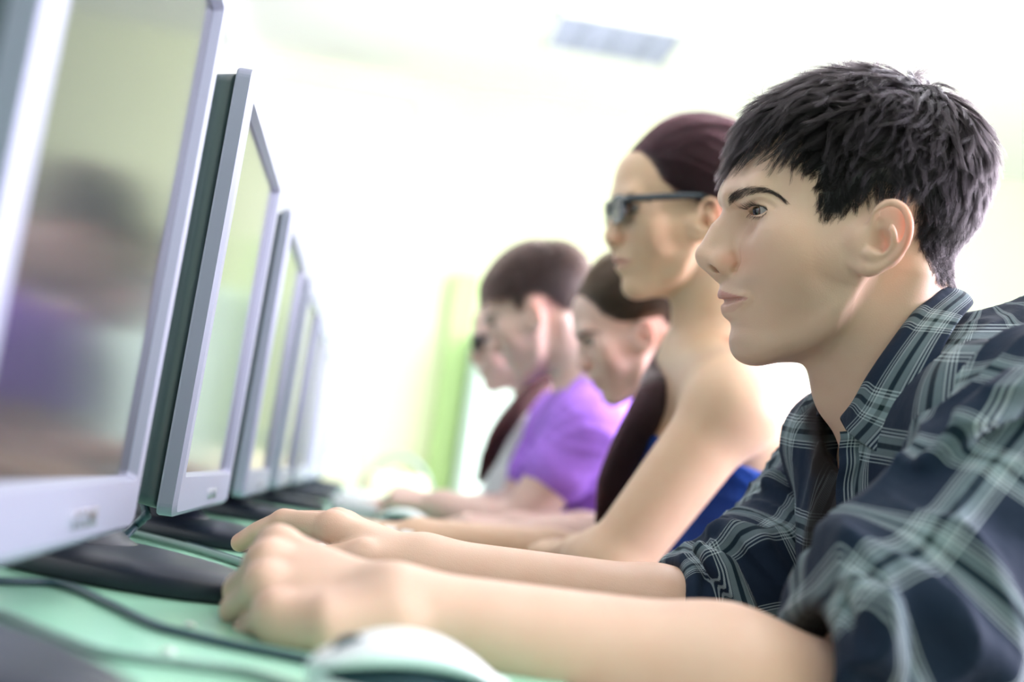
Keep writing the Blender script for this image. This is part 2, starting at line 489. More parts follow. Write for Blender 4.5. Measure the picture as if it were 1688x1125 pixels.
def make_monitor(Yc, Yb, label, lean=.014, xoff=0.0):
    root = empty('monitor', (-.158 + xoff, Yb, DESK), label=label, cat='monitor', group='row of silver monitors')
    W2, z0, z1 = .176, .033, .371            # half width, heights over the desk
    X = -.128 + xoff
    def P(x, y, z): return (X + x + (z - z0) * lean, Yc + y, DESK + z)
    def rr(w0, w1, h0, h1, x, r, n=6):
        pts = []
        for cx, cy, a0 in ((w1 - r, h1 - r, 0), (w0 + r, h1 - r, 90), (w0 + r, h0 + r, 180), (w1 - r, h0 + r, 270)):
            for i in range(n + 1):
                a = math.radians(a0 + 90 * i / n); pts.append(P(x, cx + r * math.cos(a), cy + r * math.sin(a)))
        return pts
    # bezel: outer rim, front face, inner step
    mb = MB()
    rings = [rr(-W2 + .001, W2 - .001, z0 + .001, z1 - .001, -.014, .008), rr(-W2, W2, z0, z1, -.0125, .009), rr(-W2, W2, z0, z1, -.003, .009), rr(-W2 + .0035, W2 - .0035, z0 + .0035, z1 - .0035, 0, .008),
             rr(-.158, .158, z0 + .029, z1 - .022, .0, .004), rr(-.155, .155, z0 + .032, z1 - .0255, -.006, .003)]
    mb.loft(rings, cap=False)
    mb.build('bezel', M_SILVER, root, smooth=False, bevel=0)
    sv = [P(-.0055, -.1555, z0 + .0315), P(-.0055, .1555, z0 + .0315), P(-.0055, .1555, z1 - .025), P(-.0055, -.1555, z1 - .025)]
    sb = [(x - .004, y, z) for x, y, z in sv]
    MB().loft([sb, sv]).build('screen', M_SCREEN, root)
    # back shell: steps in towards the rear with rounded corners
    s = MB(); rings = []
    for x, ins, r in ((-.013, .004, .008), (-.030, .006, .010), (-.042, .014, .016), (-.052, .030, .022), (-.057, .055, .025)):
        rings.append(rr(-W2 + ins, W2 - ins, z0 + ins, z1 - ins, x, r))
    s.loft(rings).build('back_shell', M_SHELL, root, smooth=True)
    # neck and oval foot
    n = 28; th = np.linspace(0, 2 * PI, n + 1)[:-1]; rings = []
    nc = np.array([-.158 + xoff, Yb])
    def turned(x, y): q = math.radians(-41); return nc[0] + x * math.cos(q) - y * math.sin(q), nc[1] + x * math.sin(q) + y * math.cos(q)
    for h, a_, b_, dy in ((.010, .050, .045, 0), (.022, .034, .032, 0), (.040, .022, .024, 0), (.075, .014, .026, (Yc - Yb) * .25), (.16, .012, .030, (Yc - Yb) * .7), (.19, .010, .030, (Yc - Yb) * .8)):
        rings.append(np.stack([nc[0] - .045 * min(1, h / .07) + a_ * np.cos(th), nc[1] + dy + b_ * np.sin(th), np.full(n, DESK + h)], 1))
    MB().loft(rings).build('neck', M_BASE, root, smooth=True)
    rings = []
    for h, k, k2 in ((.0002, .975, .96), (.002, 1.0, 1.0), (.0105, 1.0, 1.0), (.0125, .985, .97), (.0165, .90, .80), (.0185, .75, .6), (.0195, .4, .3)):
        fx, fy = turned(.130 * k * np.cos(th), .058 * k2 * np.sin(th)); rings.append(np.stack([fx, fy, np.full(n, DESK + h)], 1))
    fo = MB().loft(rings).build('foot', M_BASE, root, smooth=True)
    # raised maker's badge on the lower bezel
    cu = bpy.data.curves.new('badge', 'FONT'); cu.body = 'OCOME'; cu.size = .0125; cu.space_character = 1.35; cu.offset = .0003; cu.extrude = .0006; cu.align_x = 'CENTER'
    bo = bpy.data.objects.new('badge', cu); COL.objects.link(bo); bpy.context.view_layer.update()
    bme = bpy.data.meshes.new_from_object(bo.evaluated_get(bpy.context.evaluated_depsgraph_get()))
    bpy.data.objects.remove(bo); bpy.data.curves.remove(cu); bme.name = 'badge'
    bo = bpy.data.objects.new('badge', bme); COL.objects.link(bo); bme.materials.clear(); bme.materials.append(M_CHROME)
    bo.parent = root; bo.matrix_parent_inverse = parent_world(root).inverted()
    bo.matrix_basis = Matrix.Translation(Vector(P(.0007, .030, z0 + .009))) @ Matrix(((0, 0, 1, 0), (1, 0, 0, 0), (0, 1, 0, 0), (0, 0, 0, 1)))
    return root


MON = [(.04, .455), (.602, .835), (1.120, 1.222), (1.655, 1.70), (2.19, 2.25), (2.72, 2.79), (3.25, 3.33), (3.78, 3.87), (4.31, 4.38)]
MLAB = ['silver monitor beside the camera, only its dark foot showing in the lower left corner', 'silver monitor nearest the camera, cut off by the left edge of the picture',
        'silver monitor in sharp focus in front of the young man', 'silver monitor just beyond the sharply focused one', 'fourth silver monitor along the row',
        'fifth silver monitor along the row, blurred', 'sixth silver monitor along the row, blurred', 'seventh silver monitor along the row, blurred', 'silver monitor farthest along the row']
for (a, b_), l in zip(MON, MLAB): make_monitor(a, b_, l)

# ------------------------------------------------------------------ cables, caps, mice, keyboards
M_KCAP = simple_mat('cap_white', (.55, .60, .56), .6)
M_CABLE = simple_mat('cable_dark', (.03, .07, .09), .4)
M_CABLEG = simple_mat('cable_grey', (.20, .30, .27), .45)


def on_desk(u, v, z=DESK):
    d = RC @ np.array([(u - 844) / F_PX, (562.5 - v) / F_PX, -1]); return CAM + d * ((z - CAM[2]) / d[2])


def cable(pix, r, mat, label):
    P = [on_desk(u, v) for u, v in pix]; P = catmull(P, 6); P[:, 2] = DESK + r + .0002
    o = MB().tube(P, r, 10).build('cable', mat, smooth=True); return tag(o, label, 'cable')


cable([(-120, 958), (0, 966), (100, 971), (175, 1002), (250, 1038), (310, 1055), (380, 1072), (460, 1088), (530, 1103)], .0022, M_CABLE, 'thin dark cable curving across the desk from the near monitor to the white mouse')
cable([(-100, 1000), (0, 1020), (100, 1060), (180, 1088), (300, 1104), (420, 1122), (520, 1160)], .0020, M_CABLEG, 'thin grey cable nearest the camera, lying beside the dark monitor foot')
cable([(150, 876), (216, 885), (300, 906), (380, 930), (450, 955)], .0030, M_CABLEG, 'grey cable lying behind the foot of the nearest monitor')
cable([(180, 872), (250, 884), (320, 901), (400, 926)], .0012, M_CABLE, 'hair-thin black cable beside the grey one, beyond the nearest monitor foot')
ring = [np.array([-.205 + .045 * math.cos(a), .90 + .03 * math.sin(a) + .02, .80 + .045 * math.sin(a)]) for a in np.linspace(-2.2, 1.6, 14)]
ring = [np.array([-.20, 1.06, DESK + .004]), np.array([-.175, 1.00, DESK + .006]), at(222, 868, 1.0), at(240, 850, .99), at(238, 832, 1.0), np.array([-.20, 1.06, .86])]
tag(MB().tube(catmull(ring, 6), .0035, 10).build('cable', M_CABLE, smooth=True), 'black cable looping up behind the sharply focused monitor', 'cable')
for i, (u, v) in enumerate(((313, 1034), (277, 1078))):
    p = on_desk(u, v); th = np.linspace(0, 2 * PI, 17)[:-1]
    rings = [np.stack([p[0] + r * np.cos(th), p[1] + r * np.sin(th), np.full(16, DESK + h)], 1) for h, r in ((.0002, .0030), (.0012, .0028), (.0022, .0016))]
    tag(MB().loft(rings).build('screw_cap', M_KCAP, smooth=True), ('small white screw cap in the desk top, the one closer to the young man\'s fist', 'small white screw cap in the desk top, the one closer to the camera')[i], 'screw cap')

M_MWHITE = simple_mat('mouse_white', (.80, .85, .86), .28, spec=.5)
M_MDARK = simple_mat('mouse_dark_teal', (.006, .035, .050), .35)


def make_mouse(loc, rz, label, k=1.0, group=None):
    root = empty('computer_mouse', loc, rz, label=label, cat='mouse', group=group)
    n = 24; xs = np.linspace(-1, 1, 15)
    def shell(z_lo, z_hi, w, lo_fn, hi_fn, ln):
        rings = []
        for x in xs:
            e = max(1e-3, 1 - abs(x) ** 2.6) ** .5; hw = w * e ** .8; a = lo_fn(x); b_ = hi_fn(x)
            th = np.linspace(0, 2 * PI, n + 1)[:-1]; cy = np.sign(np.cos(th)) * np.abs(np.cos(th)) ** .7; sy = np.sign(np.sin(th)) * np.abs(np.sin(th)) ** .8
            rings.append(np.stack([np.full(n, x * ln), hw * cy, (a + b_) / 2 + (b_ - a) / 2 * sy], 1) * k)
        return MB().loft(rings)
    H = lambda x: .0315 * (1 - .55 * max(0, -x) ** 2 - .72 * max(0, x) ** 2.2)
    shell(0, 0, .0275, lambda x: .0125 + .006 * (1 - x * x) if x > -.9 else .010, lambda x: max(H(x), .0150 + .006 * (1 - x * x)), .044).build('top_shell', M_MWHITE, root, world_space=False, smooth=True)
    shell(0, 0, .0262, lambda x: .006, lambda x: .0195 - .006 * abs(x), .041).build('side_panel', M_MDARK, root, world_space=False, smooth=True)
    shell(0, 0, .0278, lambda x: .0006, lambda x: .0115 - .002 * x, .043).build('base', M_MWHITE, root, world_space=False, smooth=True)
    th = np.linspace(0, 2 * PI, 19)[:-1]
    w = MB().loft([np.stack([-.026 + .0085 * np.cos(th), np.full(18, y), .0195 + .0085 * np.sin(th)], 1) * k for y in (-.0035, .0035)])
    w.build('scroll_wheel', M_MDARK, root, world_space=False)
    return root


mloc = on_desk(672, 1135); mloc = at(676, 1100, .492)
make_mouse((mloc[0], mloc[1], DESK), math.radians(8), 'white computer mouse with a dark side panel, in front of the young man\'s forearm', .90)
p = on_desk(668, 868); make_mouse((.075, 1.97, DESK), math.radians(-15), 'white computer mouse on the desk beside the hand of the boy in purple')

M_KEY = simple_mat('key_white', (.72, .76, .77), .4)
M_KBODY = simple_mat('keyboard_grey', (.45, .48, .50), .45)


def make_keyboard(loc, rz, label, group='keyboards along the desk'):
    root = empty('keyboard', loc, rz, label=label, cat='keyboard', group=group)
    # local x: from the screen to the user, y: along the row
    prof = [(-.078, .0005), (.078, .0005), (.078, .010), (.070, .014), (-.070, .020), (-.078, .018)]
    MB().add([(x, y, z) for y in (-.215, .215) for x, z in prof], [[i, (i + 1) % 6, 6 + (i + 1) % 6, 6 + i] for i in range(6)] + [[5, 4, 3, 2, 1, 0], [6, 7, 8, 9, 10, 11]]).build('case', M_KBODY, root, world_space=False, bevel=.0015)
    for r in range(6):
        x = -.056 + r * .0205 + (.0 if r else -.006); z = .0185 - .0042 * (x + .07) / .07
        y = -.204
        row = {0: [(1, 0)] + [(1, .6 if k in (0, 4, 8) else 0) for k in range(12)], 5: [(1.3, 0), (1, 0), (1.3, 0), (6, 0), (1.3, 0), (1, 0), (1.3, 0), (1, .4), (1, 0), (1, 0)]}.get(r, [(1, 0)] * 13 + [(1.4, 0)] + [(1, .4), (1, 0), (1, 0)])
        for w, gap in row:
            y += gap * .019; yw = w * .019
            if y + yw > .207: break
            M4 = np.eye(4); 
            b0 = [(x - .0085, y + .0008), (x + .0085, y + .0008), (x + .0085, y + yw - .0016), (x - .0085, y + yw - .0016)]
            b1 = [(x - .0062, y + .0030), (x + .0068, y + .0030), (x + .0068, y + yw - .0038), (x - .0062, y + yw - .0038)]
            MB().loft([[(a, c_, z - .003) for a, c_ in b0], [(a, c_, z + .0075) for a, c_ in b1]]).build('key', M_KEY, root, world_space=False)
            y += yw
    return root


def copy_tree(o, parent=None):
    c_ = o.copy(); COL.objects.link(c_)
    if parent is not None: c_.parent = parent
    for ch in [x for x in bpy.data.objects if x.parent == o]: copy_tree(ch, c_)
    return c_


kb0 = make_keyboard((.036, .88, DESK), math.radians(3), 'white keyboard under the young man\'s hands')
for (x, y, rz, l) in ((.034, 1.46, -2, 'white keyboard in front of the woman in glasses'), (.034, 2.34, 3, 'white keyboard in front of the boy in purple'), (.034, 2.90, 0, 'white keyboard in front of the girl in the pale grey top')):
    kk = copy_tree(kb0); kk.location = (x, y, DESK); kk.rotation_euler = (0, 0, math.radians(rz)); kk['label'] = l

# ------------------------------------------------------------------ chairs
M_CTUBE = simple_mat('chair_tube_grey', (.28, .36, .33), .35, metal=.3)
M_CSEAT = simple_mat('chair_cream', (.86, .80, .55), .6)
M_CBLUE = simple_mat('chair_seat_blue', (.05, .07, .12), .7)


def make_chair(loc, rz, label, mat, arch=.20, group='chairs along the row'):
    root = empty('chair', loc, rz, label=label, cat='chair', group=group)
    # local x: forward; seat at .45
    n = 28; th = np.linspace(0, 2 * PI, n + 1)[:-1]
    def sup(rx, ry, z): return np.stack([rx * np.sign(np.cos(th)) * np.abs(np.cos(th)) ** .6, ry * np.sign(np.sin(th)) * np.abs(np.sin(th)) ** .6, np.full(n, z)], 1)
    MB().loft([sup(.19, .19, .405), sup(.205, .205, .412), sup(.205, .205, .424), sup(.185, .185, .430)]).build('seat', mat, root, world_space=False, smooth=True)
    arc = [(-.20, -arch, .41), (-.225, -arch, .60)] + [(-.225 - .05 * math.sin(a), -arch * math.cos(a), .62 + .27 * math.sin(a)) for a in np.linspace(0, PI, 13)] + [(-.225, arch, .60), (-.20, arch, .41)]
    MB().tube(arc, .011, 10).build('back_frame', M_CTUBE, root, world_space=False, smooth=True)
    V_ = []; 
    rows = []
    for t in np.linspace(0, 1, 7):
        z = .60 + t * .22; hw = arch * math.sqrt(max(.05, 1 - (max(0, z - .62) / .27) ** 2)) - .012
        rows.append([(-.228 - .05 * math.sin(min(1, max(0, (z - .62) / .27)) * PI / 2) - .02 * math.cos(s_ * PI / 2), s_ * hw, z) for s_ in np.linspace(-1, 1, 11)])
    o = MB().loft(rows, cap=False, closed=False).build('backrest', mat, root, world_space=False, smooth=True)
    sd = o.modifiers.new('thickness', 'SOLIDIFY'); sd.thickness = .018
    for sx in (-1, 1):
        for sy in (-1, 1):
            MB().tube([(sx * .15, sy * .15, .41), (sx * .20, sy * .19, .011)], .011, 10).build('leg', M_CTUBE, root, world_space=False, smooth=True)
    return root


def chair_at(o, x, y, rz, l):
    c_ = copy_tree(o); c_.location = (x, y, 0); c_.rotation_euler = (0, 0, rz); c_['label'] = l; return c_


fc = at(634, 800, 4.97)
ch0 = make_chair((fc[0] + .05, fc[1], 0), math.radians(88), 'empty cream chair with a round arched back, beyond the far end of the row', M_CSEAT, .155)
ch1 = make_chair((.66, .90, 0), PI, 'chair the young man sits on', M_CBLUE)
for x, y, l in ((.53, 1.33, 'chair the woman in glasses sits on'), (.56, 1.76, 'chair the girl with the bent head sits on'), (.53, 2.19, 'chair the boy in purple sits on'), (.52, 2.64, 'chair the girl in the pale grey top sits on')):
    chair_at(ch1, x, y, PI, l)
print('room', time.time() - T0)


# ------------------------------------------------------------------ heads
class Frame:
    """A head's own frame: a points to the back of the head, b up, c to the left side of the face."""
    def __init__(s, O, A, k=1.0): s.O = np.asarray(O, float); s.A = np.asarray(A, float); s.k = k
    def loc(s, p): return ((p - s.O) @ s.A) / s.k
    def wor(s, q): return s.O + (np.asarray(q) * s.k) @ s.A.T
    def put(s, prims):
        out = []
        for q in prims:
            out.append(Prim((lambda p, f=q.fn: f(s.loc(p)) * s.k), s.wor(q.c), q.r * s.k, op=q.op, k=q.k * s.k))
        return out


HZ = .92
HS = HZ / F_PX
HF = Frame(at(1400, 400, HZ), np.stack([RIGHT, UP, BACK], 1))


def hp(u, v, c=0.0):
    """Head coordinates (metres) of the feature seen at u, v that lies c to the side of the middle plane."""
    Z = HZ - c
    return np.array([(u - 844) / F_PX * Z - (1400 - 844) / F_PX * HZ, (562.5 - v) / F_PX * Z - (562.5 - 400) / F_PX * HZ, c])


def hv(v): return (400 - v) * HS
def hu(u): return (u - 1400) * HS


MALE = dict(
    prof=[(1334, 146), (1290, 165), (1254, 195), (1231, 228), (1218, 256), (1207, 282), (1199, 305), (1196, 325), (1204, 345), (1209, 362), (1212, 385),
          (1211, 407), (1209, 425), (1206, 440), (1197, 455), (1189, 468), (1188, 477), (1191, 489), (1199, 497), (1197, 511), (1199, 522),
          (1207, 534), (1210, 545), (1209, 558), (1212, 573), (1217, 588), (1226, 602), (1244, 620)],
    W=[(140, .066), (250, .069), (320, .070), (400, .0695), (450, .066), (490, .0565), (540, .050), (600, .044)],
    nose=1.0, lips=1.0, jaw=1.0, brow=1.0)


def surf_c(prims, u, v, hi=.074, lo=.004):
    """How far to the side the skin is where the line of sight through u, v meets it."""
    u = np.asarray(u, float); v = np.asarray(v, float); cs = np.linspace(hi, lo, 72)
    Z = HZ - cs[None]; a = (u[:, None] - 844) / F_PX * Z - (1400 - 844) / F_PX * HZ; b = (562.5 - v[:, None]) / F_PX * Z - (562.5 - 400) / F_PX * HZ
    f = field_eval(prims, np.stack([a, b, np.broadcast_to(cs[None], a.shape)], -1))
    i = np.argmax(f < 0, axis=1); i = np.where((f < 0).any(1), np.maximum(i, 1), 40); r = np.arange(len(u))
    f0, f1 = f[r, i - 1], f[r, i]; t = np.clip(f0 / (f0 - f1 + 1e-9), 0, 1)
    return cs[i - 1] + (cs[i] - cs[i - 1]) * t


def head_prims(sp):
    pr = catmull(sp['prof'], 6)
    o = np.argsort(-pr[:, 1]); pb = hv(pr[o, 1]); pa = hu(pr[o, 0])
    pb, ui = np.unique(pb, return_index=True); pa = pa[ui]
    gb = np.linspace(pb[0], pb[-1], 400); ga = np.interp(gb, pb, pa)
    ga = np.convolve(np.pad(ga, 3, mode='edge'), np.ones(7) / 7, 'valid'); sl = np.gradient(ga, gb)
    gs = ga.copy()
    for _ in range(3): gs = np.convolve(np.pad(gs, 20, mode='edge'), np.ones(41) / 41, 'valid')
    ss = np.gradient(gs, gb)
    wt = np.array(sp['W']); wb = hv(wt[::-1, 0]); ww = wt[::-1, 1]
    gw_ = np.interp(gb, wb, ww)
    for _ in range(3): gw_ = np.convolve(np.pad(gw_, 15, mode='edge'), np.ones(31) / 31, 'valid')
    D = .100
    kj = sp['jaw']

    def face(p):
        a, b, c = p[..., 0], p[..., 1], p[..., 2]
        W = np.interp(b, gb, gw_)
        W = W + (.0625 - W) * sstep(hu(1285), hu(1375), a)* sstep(-hv(400), -hv(500), -b)
        t = np.minimum((c / W) ** 2, .97)
        sq = np.sqrt(1 - t)
        w = np.exp(-(c / .021) ** 2)
        M_ = np.interp(b, gb, ga) * w + np.interp(b, gb, gs) * (1 - w); s1 = np.interp(b, gb, sl) * w + np.interp(b, gb, ss) * (1 - w)
        af = M_ + D * (1 - sq)
        s2 = D * c / (W * W * sq)
        d1 = (af - a) / np.sqrt(1 + s1 ** 2 + s2 ** 2)
        # lower border of the jaw rises from the chin towards the ear
        ub = a / HS + 1400
        rise = np.interp(ub, [1240, 1262, 1293, 1330, 1352, 1374, 1395, 1440], [0, 12, 36, 50, 60, 86, 128, 200]) * np.clip(np.abs(c) / .052, 0, 1.05) ** 1.3
        bj = hv(598 - rise * kj)
        d2 = (bj - b) * .93
        d3 = a - hu(1440)
        d4 = np.abs(c) - W - .001
        d = -smin(-d1, -d4, .010)
        d = -smin(-d, -d2, .013)
        d = -smin(-d, -(b - hv(190)), .02)
        return -smin(-d, -d3, .02)
    P = [Prim(face, hp(1320, 400), .16)]
    ad = lambda q: P.append(q)
    ad(ellipsoid([hu(1416), hv(283), 0], [.085, .0665, .0715], k=.012))          # skull
    ad(ellipsoid([hu(1484), hv(322), 0], [.050, .055, .062], k=.02))              # back of the skull
    # brow ridge, cheekbones, muzzle
    for s in (-1, 1):
        ad(cone([hu(1212), hv(323), s * .012], [hu(1236), hv(318), s * .038], .0085 * sp['brow'], .0070, k=.016))
        ad(sphere([hu(1275), hv(396), s * .0415], .019, k=.020))
        ad(sphere([hu(1296), hv(436), s * .030], .021, k=.030))
        ad(ellipsoid([hu(1222), hv(358), s * .028], [.010, .009, .013], op='sub', k=.016))        # eye socket
        ad(ellipsoid([hu(1240), hv(338), s * .030], [.011, .0085, .015], k=.014))
    nz = sp['nose']
    n0 = np.array([hu(1209), hv(346), 0])
    tip = np.array([hu(1161) + (1 - nz) * .018, hv(423), 0])
    mid = n0 * .55 + tip * .45 + np.array([hu(1400 - 1 * nz), .0006, 0])
    ad(chain([n0 + [.004, 0, 0], mid + [-.0006, 0, 0], tip + [.002, .003, 0]], [.0060, .0066, .0070], k=.008))
    ad(chain([n0 + [.010, 0, 0], mid + [.012, -.002, 0], [hu(1192), hv(430), 0]], [.008, .0105, .0125], k=.008))
    ad(sphere(tip + [.0006, 0, 0], .0066, k=.005))
    for s in (-1, 1):
        ad(sphere([tip[0] + .003, tip[1] - .0005, s * .0035], .0055, k=.002))
        ad(ellipsoid([hu(1190) + (1 - nz) * .004, hv(435), s * .0120], [.0090, .0064, .0046], k=.009))
    ad(chain([tip + [.002, -.005, 0], [hu(1186), hv(453), 0]], [.0035, .0040], k=.006))
    for s in (-1, 1):
        ad(ellipsoid([hu(1182) + (1 - nz) * .008, hv(443.5), s * .0095], [.0095, .0034, .0040], op='sub', k=.0012))
        # alar crease
        ad(chain([[hu(1207), hv(420), s * .0175], [hu(1213), hv(434), s * .0185], [hu(1206), hv(448), s * .0165]], .0008, op='sub', k=.005))
    # lips
    lp = sp['lips']
    mc = lambda s: [hu(1224), hv(492), s * .0290]
    for s in (-1, 1):
        ad(chain([[hu(1195), hv(487), 0], [hu(1195), hv(486), s * .006], [hu(1206), hv(489), s * .0155], mc(s)], [.0036 * lp, .0038 * lp, .0028, .0010], k=.005))
        ad(chain([[hu(1205), hv(509), 0], [hu(1206), hv(509), s * .006], [hu(1213), hv(503), s * .015], mc(s)], [.0054 * lp, .0050 * lp, .0034, .0010], k=.006))
    ad(chain([[hu(1216), hv(493.5), -.0275], [hu(1200), hv(496.5), -.013], [hu(1188), hv(497), 0], [hu(1200), hv(496.5), .013], [hu(1216), hv(493.5), .0275]], [.0006, .0015, .0022, .0015, .0006], op='sub', k=.002))
    for s in (-1, 1):
        ad(sphere([hu(1220), hv(494), s * .0350], .0030, op='sub', k=.008))
    ad(ellipsoid([hu(1240), hv(567), 0], [.013, .012, .018], k=.014))            # chin
    # eyelids with an almond opening
    ec = sp.get('eye', (1255, 354))
    for s in (-1, 1):
        C_ = np.array([hu(ec[0]), hv(ec[1]), s * .0315])
        ad(sphere(C_, .0137, k=.006))
        ad(chain([C_ + [-.004, .0112, -s * .010], C_ + [-.0065, .0118, 0], C_ + [-.001, .0098, s * .0115]], [.0022, .0028, .0030], k=.004))
        M3 = np.array([[1, 0, 0], [0, 1, 0], [0, 0, 1]], float)
        ang = s * .62; ca, sa = math.cos(ang), math.sin(ang)
        M3 = np.array([[ca, 0, -sa], [0, 1, 0], [sa, 0, ca]])
        fw = np.array([-math.cos(.60), -.03, s * math.sin(.60)])
        ad(ellipsoid(C_ + fw * .0118 + np.array([0, -.0006, 0]), [.0105, .0031 * sp.get('open', 1), .0150], M3, op='sub', k=.0012))
        ad(sphere(C_, .0113, k=.0002))
    # crease of the upper lid
    cu = np.array([(1236, 336), (1246, 331.5), (1258, 331.5), (1268, 336), (1276, 343)])
    cc = surf_c(P, cu[:, 0], cu[:, 1])
    for s in (-1, 1):
        ad(chain([hp(u, v, c) * np.array([1, 1, s]) + [0, 0, 0] for (u, v), c in zip(cu, cc)], .0004, op='sub', k=.0035))
    return P


def ear_prims(s=1):
    """The left ear (s = 1) or its mirror image."""
    P = []
    q = lambda u, v, c: hp(u, v, c) * np.array([1, 1, s]) if s == 1 else hp(u, v, c) * np.array([1, 1, -1])
    ad = P.append
    # plate
    c0 = q(1462, 386, .076)
    a_ax = np.array([.82, .0, .5]); a_ax /= np.linalg.norm(a_ax)
    b_ax = np.array([.20, .97, 0.0]); b_ax -= a_ax * (a_ax @ b_ax); b_ax /= np.linalg.norm(b_ax)
    n_ax = np.cross(a_ax, b_ax)
    M_ = np.stack([a_ax, b_ax, n_ax], 1)
    if s < 0: M_ = M_ * np.array([[1], [1], [-1]])
    ad(ellipsoid(c0, [.0150, .0235, .0030], M_, k=.004))
    hl = [q(*t) for t in [(1444, 392, .071), (1437, 378, .073), (1440, 357, .078), (1452, 341, .082), (1470, 334, .086), (1487, 341, .090), (1497, 358, .093),
                          (1499, 378, .093), (1494, 398, .090), (1484, 415, .086), (1468, 430, .081), (1450, 440, .077), (1434, 443, .074)]]
    ad(chain(catmull(hl, 4), np.interp(np.linspace(0, 1, (len(hl) - 1) * 4 + 1), [0, .1, .3, .6, .8, .92, 1], [.0016, .0019, .0026, .0028, .0030, .0036, .0040]), k=.0022))
    ad(ellipsoid(q(1434, 436, .0735), [.0080, .0066, .0030], M_, k=.005))
    ad(ellipsoid(hp(1408, 412, .0560) * np.array([1, 1, s]), [.013, .015, .0085], k=.020))
    an = [q(*t) for t in [(1452, 358, .080), (1464, 369, .085), (1472, 384, .087), (1470, 400, .085), (1460, 412, .082), (1444, 419, .079)]]
    ad(chain(catmull(an, 3), np.interp(np.linspace(0, 1, 16), [0, .3, 1], [.0012, .0026, .0026]), k=.0055))
    ad(ellipsoid(q(1447, 397, .0792), [.0086, .0088, .0082], M_, op='sub', k=.0028))          # concha
    ad(ellipsoid(q(1452, 366, .0835), [.0060, .0068, .0040], M_, op='sub', k=.003))
    sc = [q(*t) for t in [(1458, 346, .088), (1478, 350, .093), (1488, 368, .096), (1488, 388, .095), (1478, 406, .091)]]
    ad(chain(catmull(sc, 4), .0019, op='sub', k=.003))                                        # groove under the rim
    ad(ellipsoid(q(1424, 398, .0700), [.0075, .0080, .0048], k=.009))                         # tragus
    ad(ellipsoid(q(1438, 419, .0770), [.0055, .0036, .0030], k=.004))
    return P


def neck_prims():
    P = []
    for a0, b0, r0, r1 in (([1412, 470], [1498, 700], .047, .052), ([1448, 400], [1484, 545], .045, .041)):
        q = cone([hu(a0[0]), hv(a0[1]), 0], [hu(b0[0]), hv(b0[1]), 0], r0, r1, k=.010)
        P.append(Prim(lambda p, f=q.fn: f(p * np.array([1, 1, 1.03])) * .98, q.c, q.r, k=.010))
    for s in (-1, 1):
        P.append(cone([hu(1478), hv(455), s * .042], [hu(1425), hv(690), s * .020], .012, .011, k=.015))
    P.append(ellipsoid([hu(1376), hv(635), 0], [.014, .022, .010], k=.02))
    return P


# ------------------------------------------------------------------ skin
def skin_material(name, color, red=(.68, .21, .13), lips=(.46, .20, .18)):
    mt, nt, b = new_mat(name)
    N, L = nt.nodes, nt.links
    def mix(a, bb, fac, mode='MIX'):
        x = N.new('ShaderNodeMix'); x.data_type = 'RGBA'; x.blend_type = mode
        for i, v in ((6, a), (7, bb)):
            if hasattr(v, 'links'): L.new(v, x.inputs[i])
            else: x.inputs[i].default_value = (*v, 1)
        if hasattr(fac, 'links'): L.new(fac, x.inputs[0])
        else: x.inputs[0].default_value = fac
        return x.outputs[2]
    def attr(n):
        a = N.new('ShaderNodeAttribute'); a.attribute_name = n; return a.outputs['Fac']
    tc = N.new('ShaderNodeTexCoord')
    n1 = N.new('ShaderNodeTexNoise'); n1.inputs['Scale'].default_value = 55; n1.inputs['Detail'].default_value = 5
    L.new(tc.outputs['Object'], n1.inputs['Vector'])
    r1 = N.new('ShaderNodeMapRange'); r1.inputs[1].default_value = .38; r1.inputs[2].default_value = .72; r1.inputs[4].default_value = .28
    L.new(n1.outputs[0], r1.inputs[0])
    c = mix(color, [color[0] * .94, color[1] * .78, color[2] * .74], r1.outputs[0])
    c = mix(c, red, attr('red'))
    c = mix(c, (.20, .17, .16), attr('stub'))
    c = mix(c, lips, attr('lip'))
    c = mix(c, (.035, .028, .03), attr('scalp'))
    L.new(c, b.inputs['Base Color'])
    pset(b, rough=.46, spec=.42, sss=.18, sssr=(1.0, .35, .2), ssss=.012)
    n2 = N.new('ShaderNodeTexNoise'); n2.inputs['Scale'].default_value = 900; n2.inputs['Detail'].default_value = 2
    n3 = N.new('ShaderNodeTexVoronoi'); n3.inputs['Scale'].default_value = 1300
    L.new(tc.outputs['Object'], n2.inputs['Vector']); L.new(tc.outputs['Object'], n3.inputs['Vector'])
    ad = N.new('ShaderNodeMath'); ad.operation = 'MULTIPLY_ADD'; ad.inputs[1].default_value = .5
    L.new(n3.outputs['Distance'], ad.inputs[0]); L.new(n2.outputs[0], ad.inputs[2])
    bp = N.new('ShaderNodeBump'); bp.inputs['Strength'].default_value = .16; bp.inputs['Distance'].default_value = .0006
    L.new(ad.outputs[0], bp.inputs['Height']); L.new(bp.outputs[0], b.inputs['Normal'])
    return mt


def in_poly(x, y, poly):
    poly = np.asarray(poly, float); r = np.zeros(x.shape, bool); n = len(poly); j = n - 1
    for i in range(n):
        xi, yi = poly[i]; xj, yj = poly[j]
        c = ((yi > y) != (yj > y)) & (x < (xj - xi) * (y - yi) / (yj - yi + 1e-12) + xi)
        r ^= c; j = i
    return r


def seg_dist(x, y, P):
    P = np.asarray(P, float); d = np.full(x.shape, 1e9)
    for i in range(len(P) - 1):
        ab = P[i + 1] - P[i]; t = np.clip(((x - P[i][0]) * ab[0] + (y - P[i][1]) * ab[1]) / (ab @ ab), 0, 1)
        d = np.minimum(d, np.hypot(x - P[i][0] - t * ab[0], y - P[i][1] - t * ab[1]))
    return d


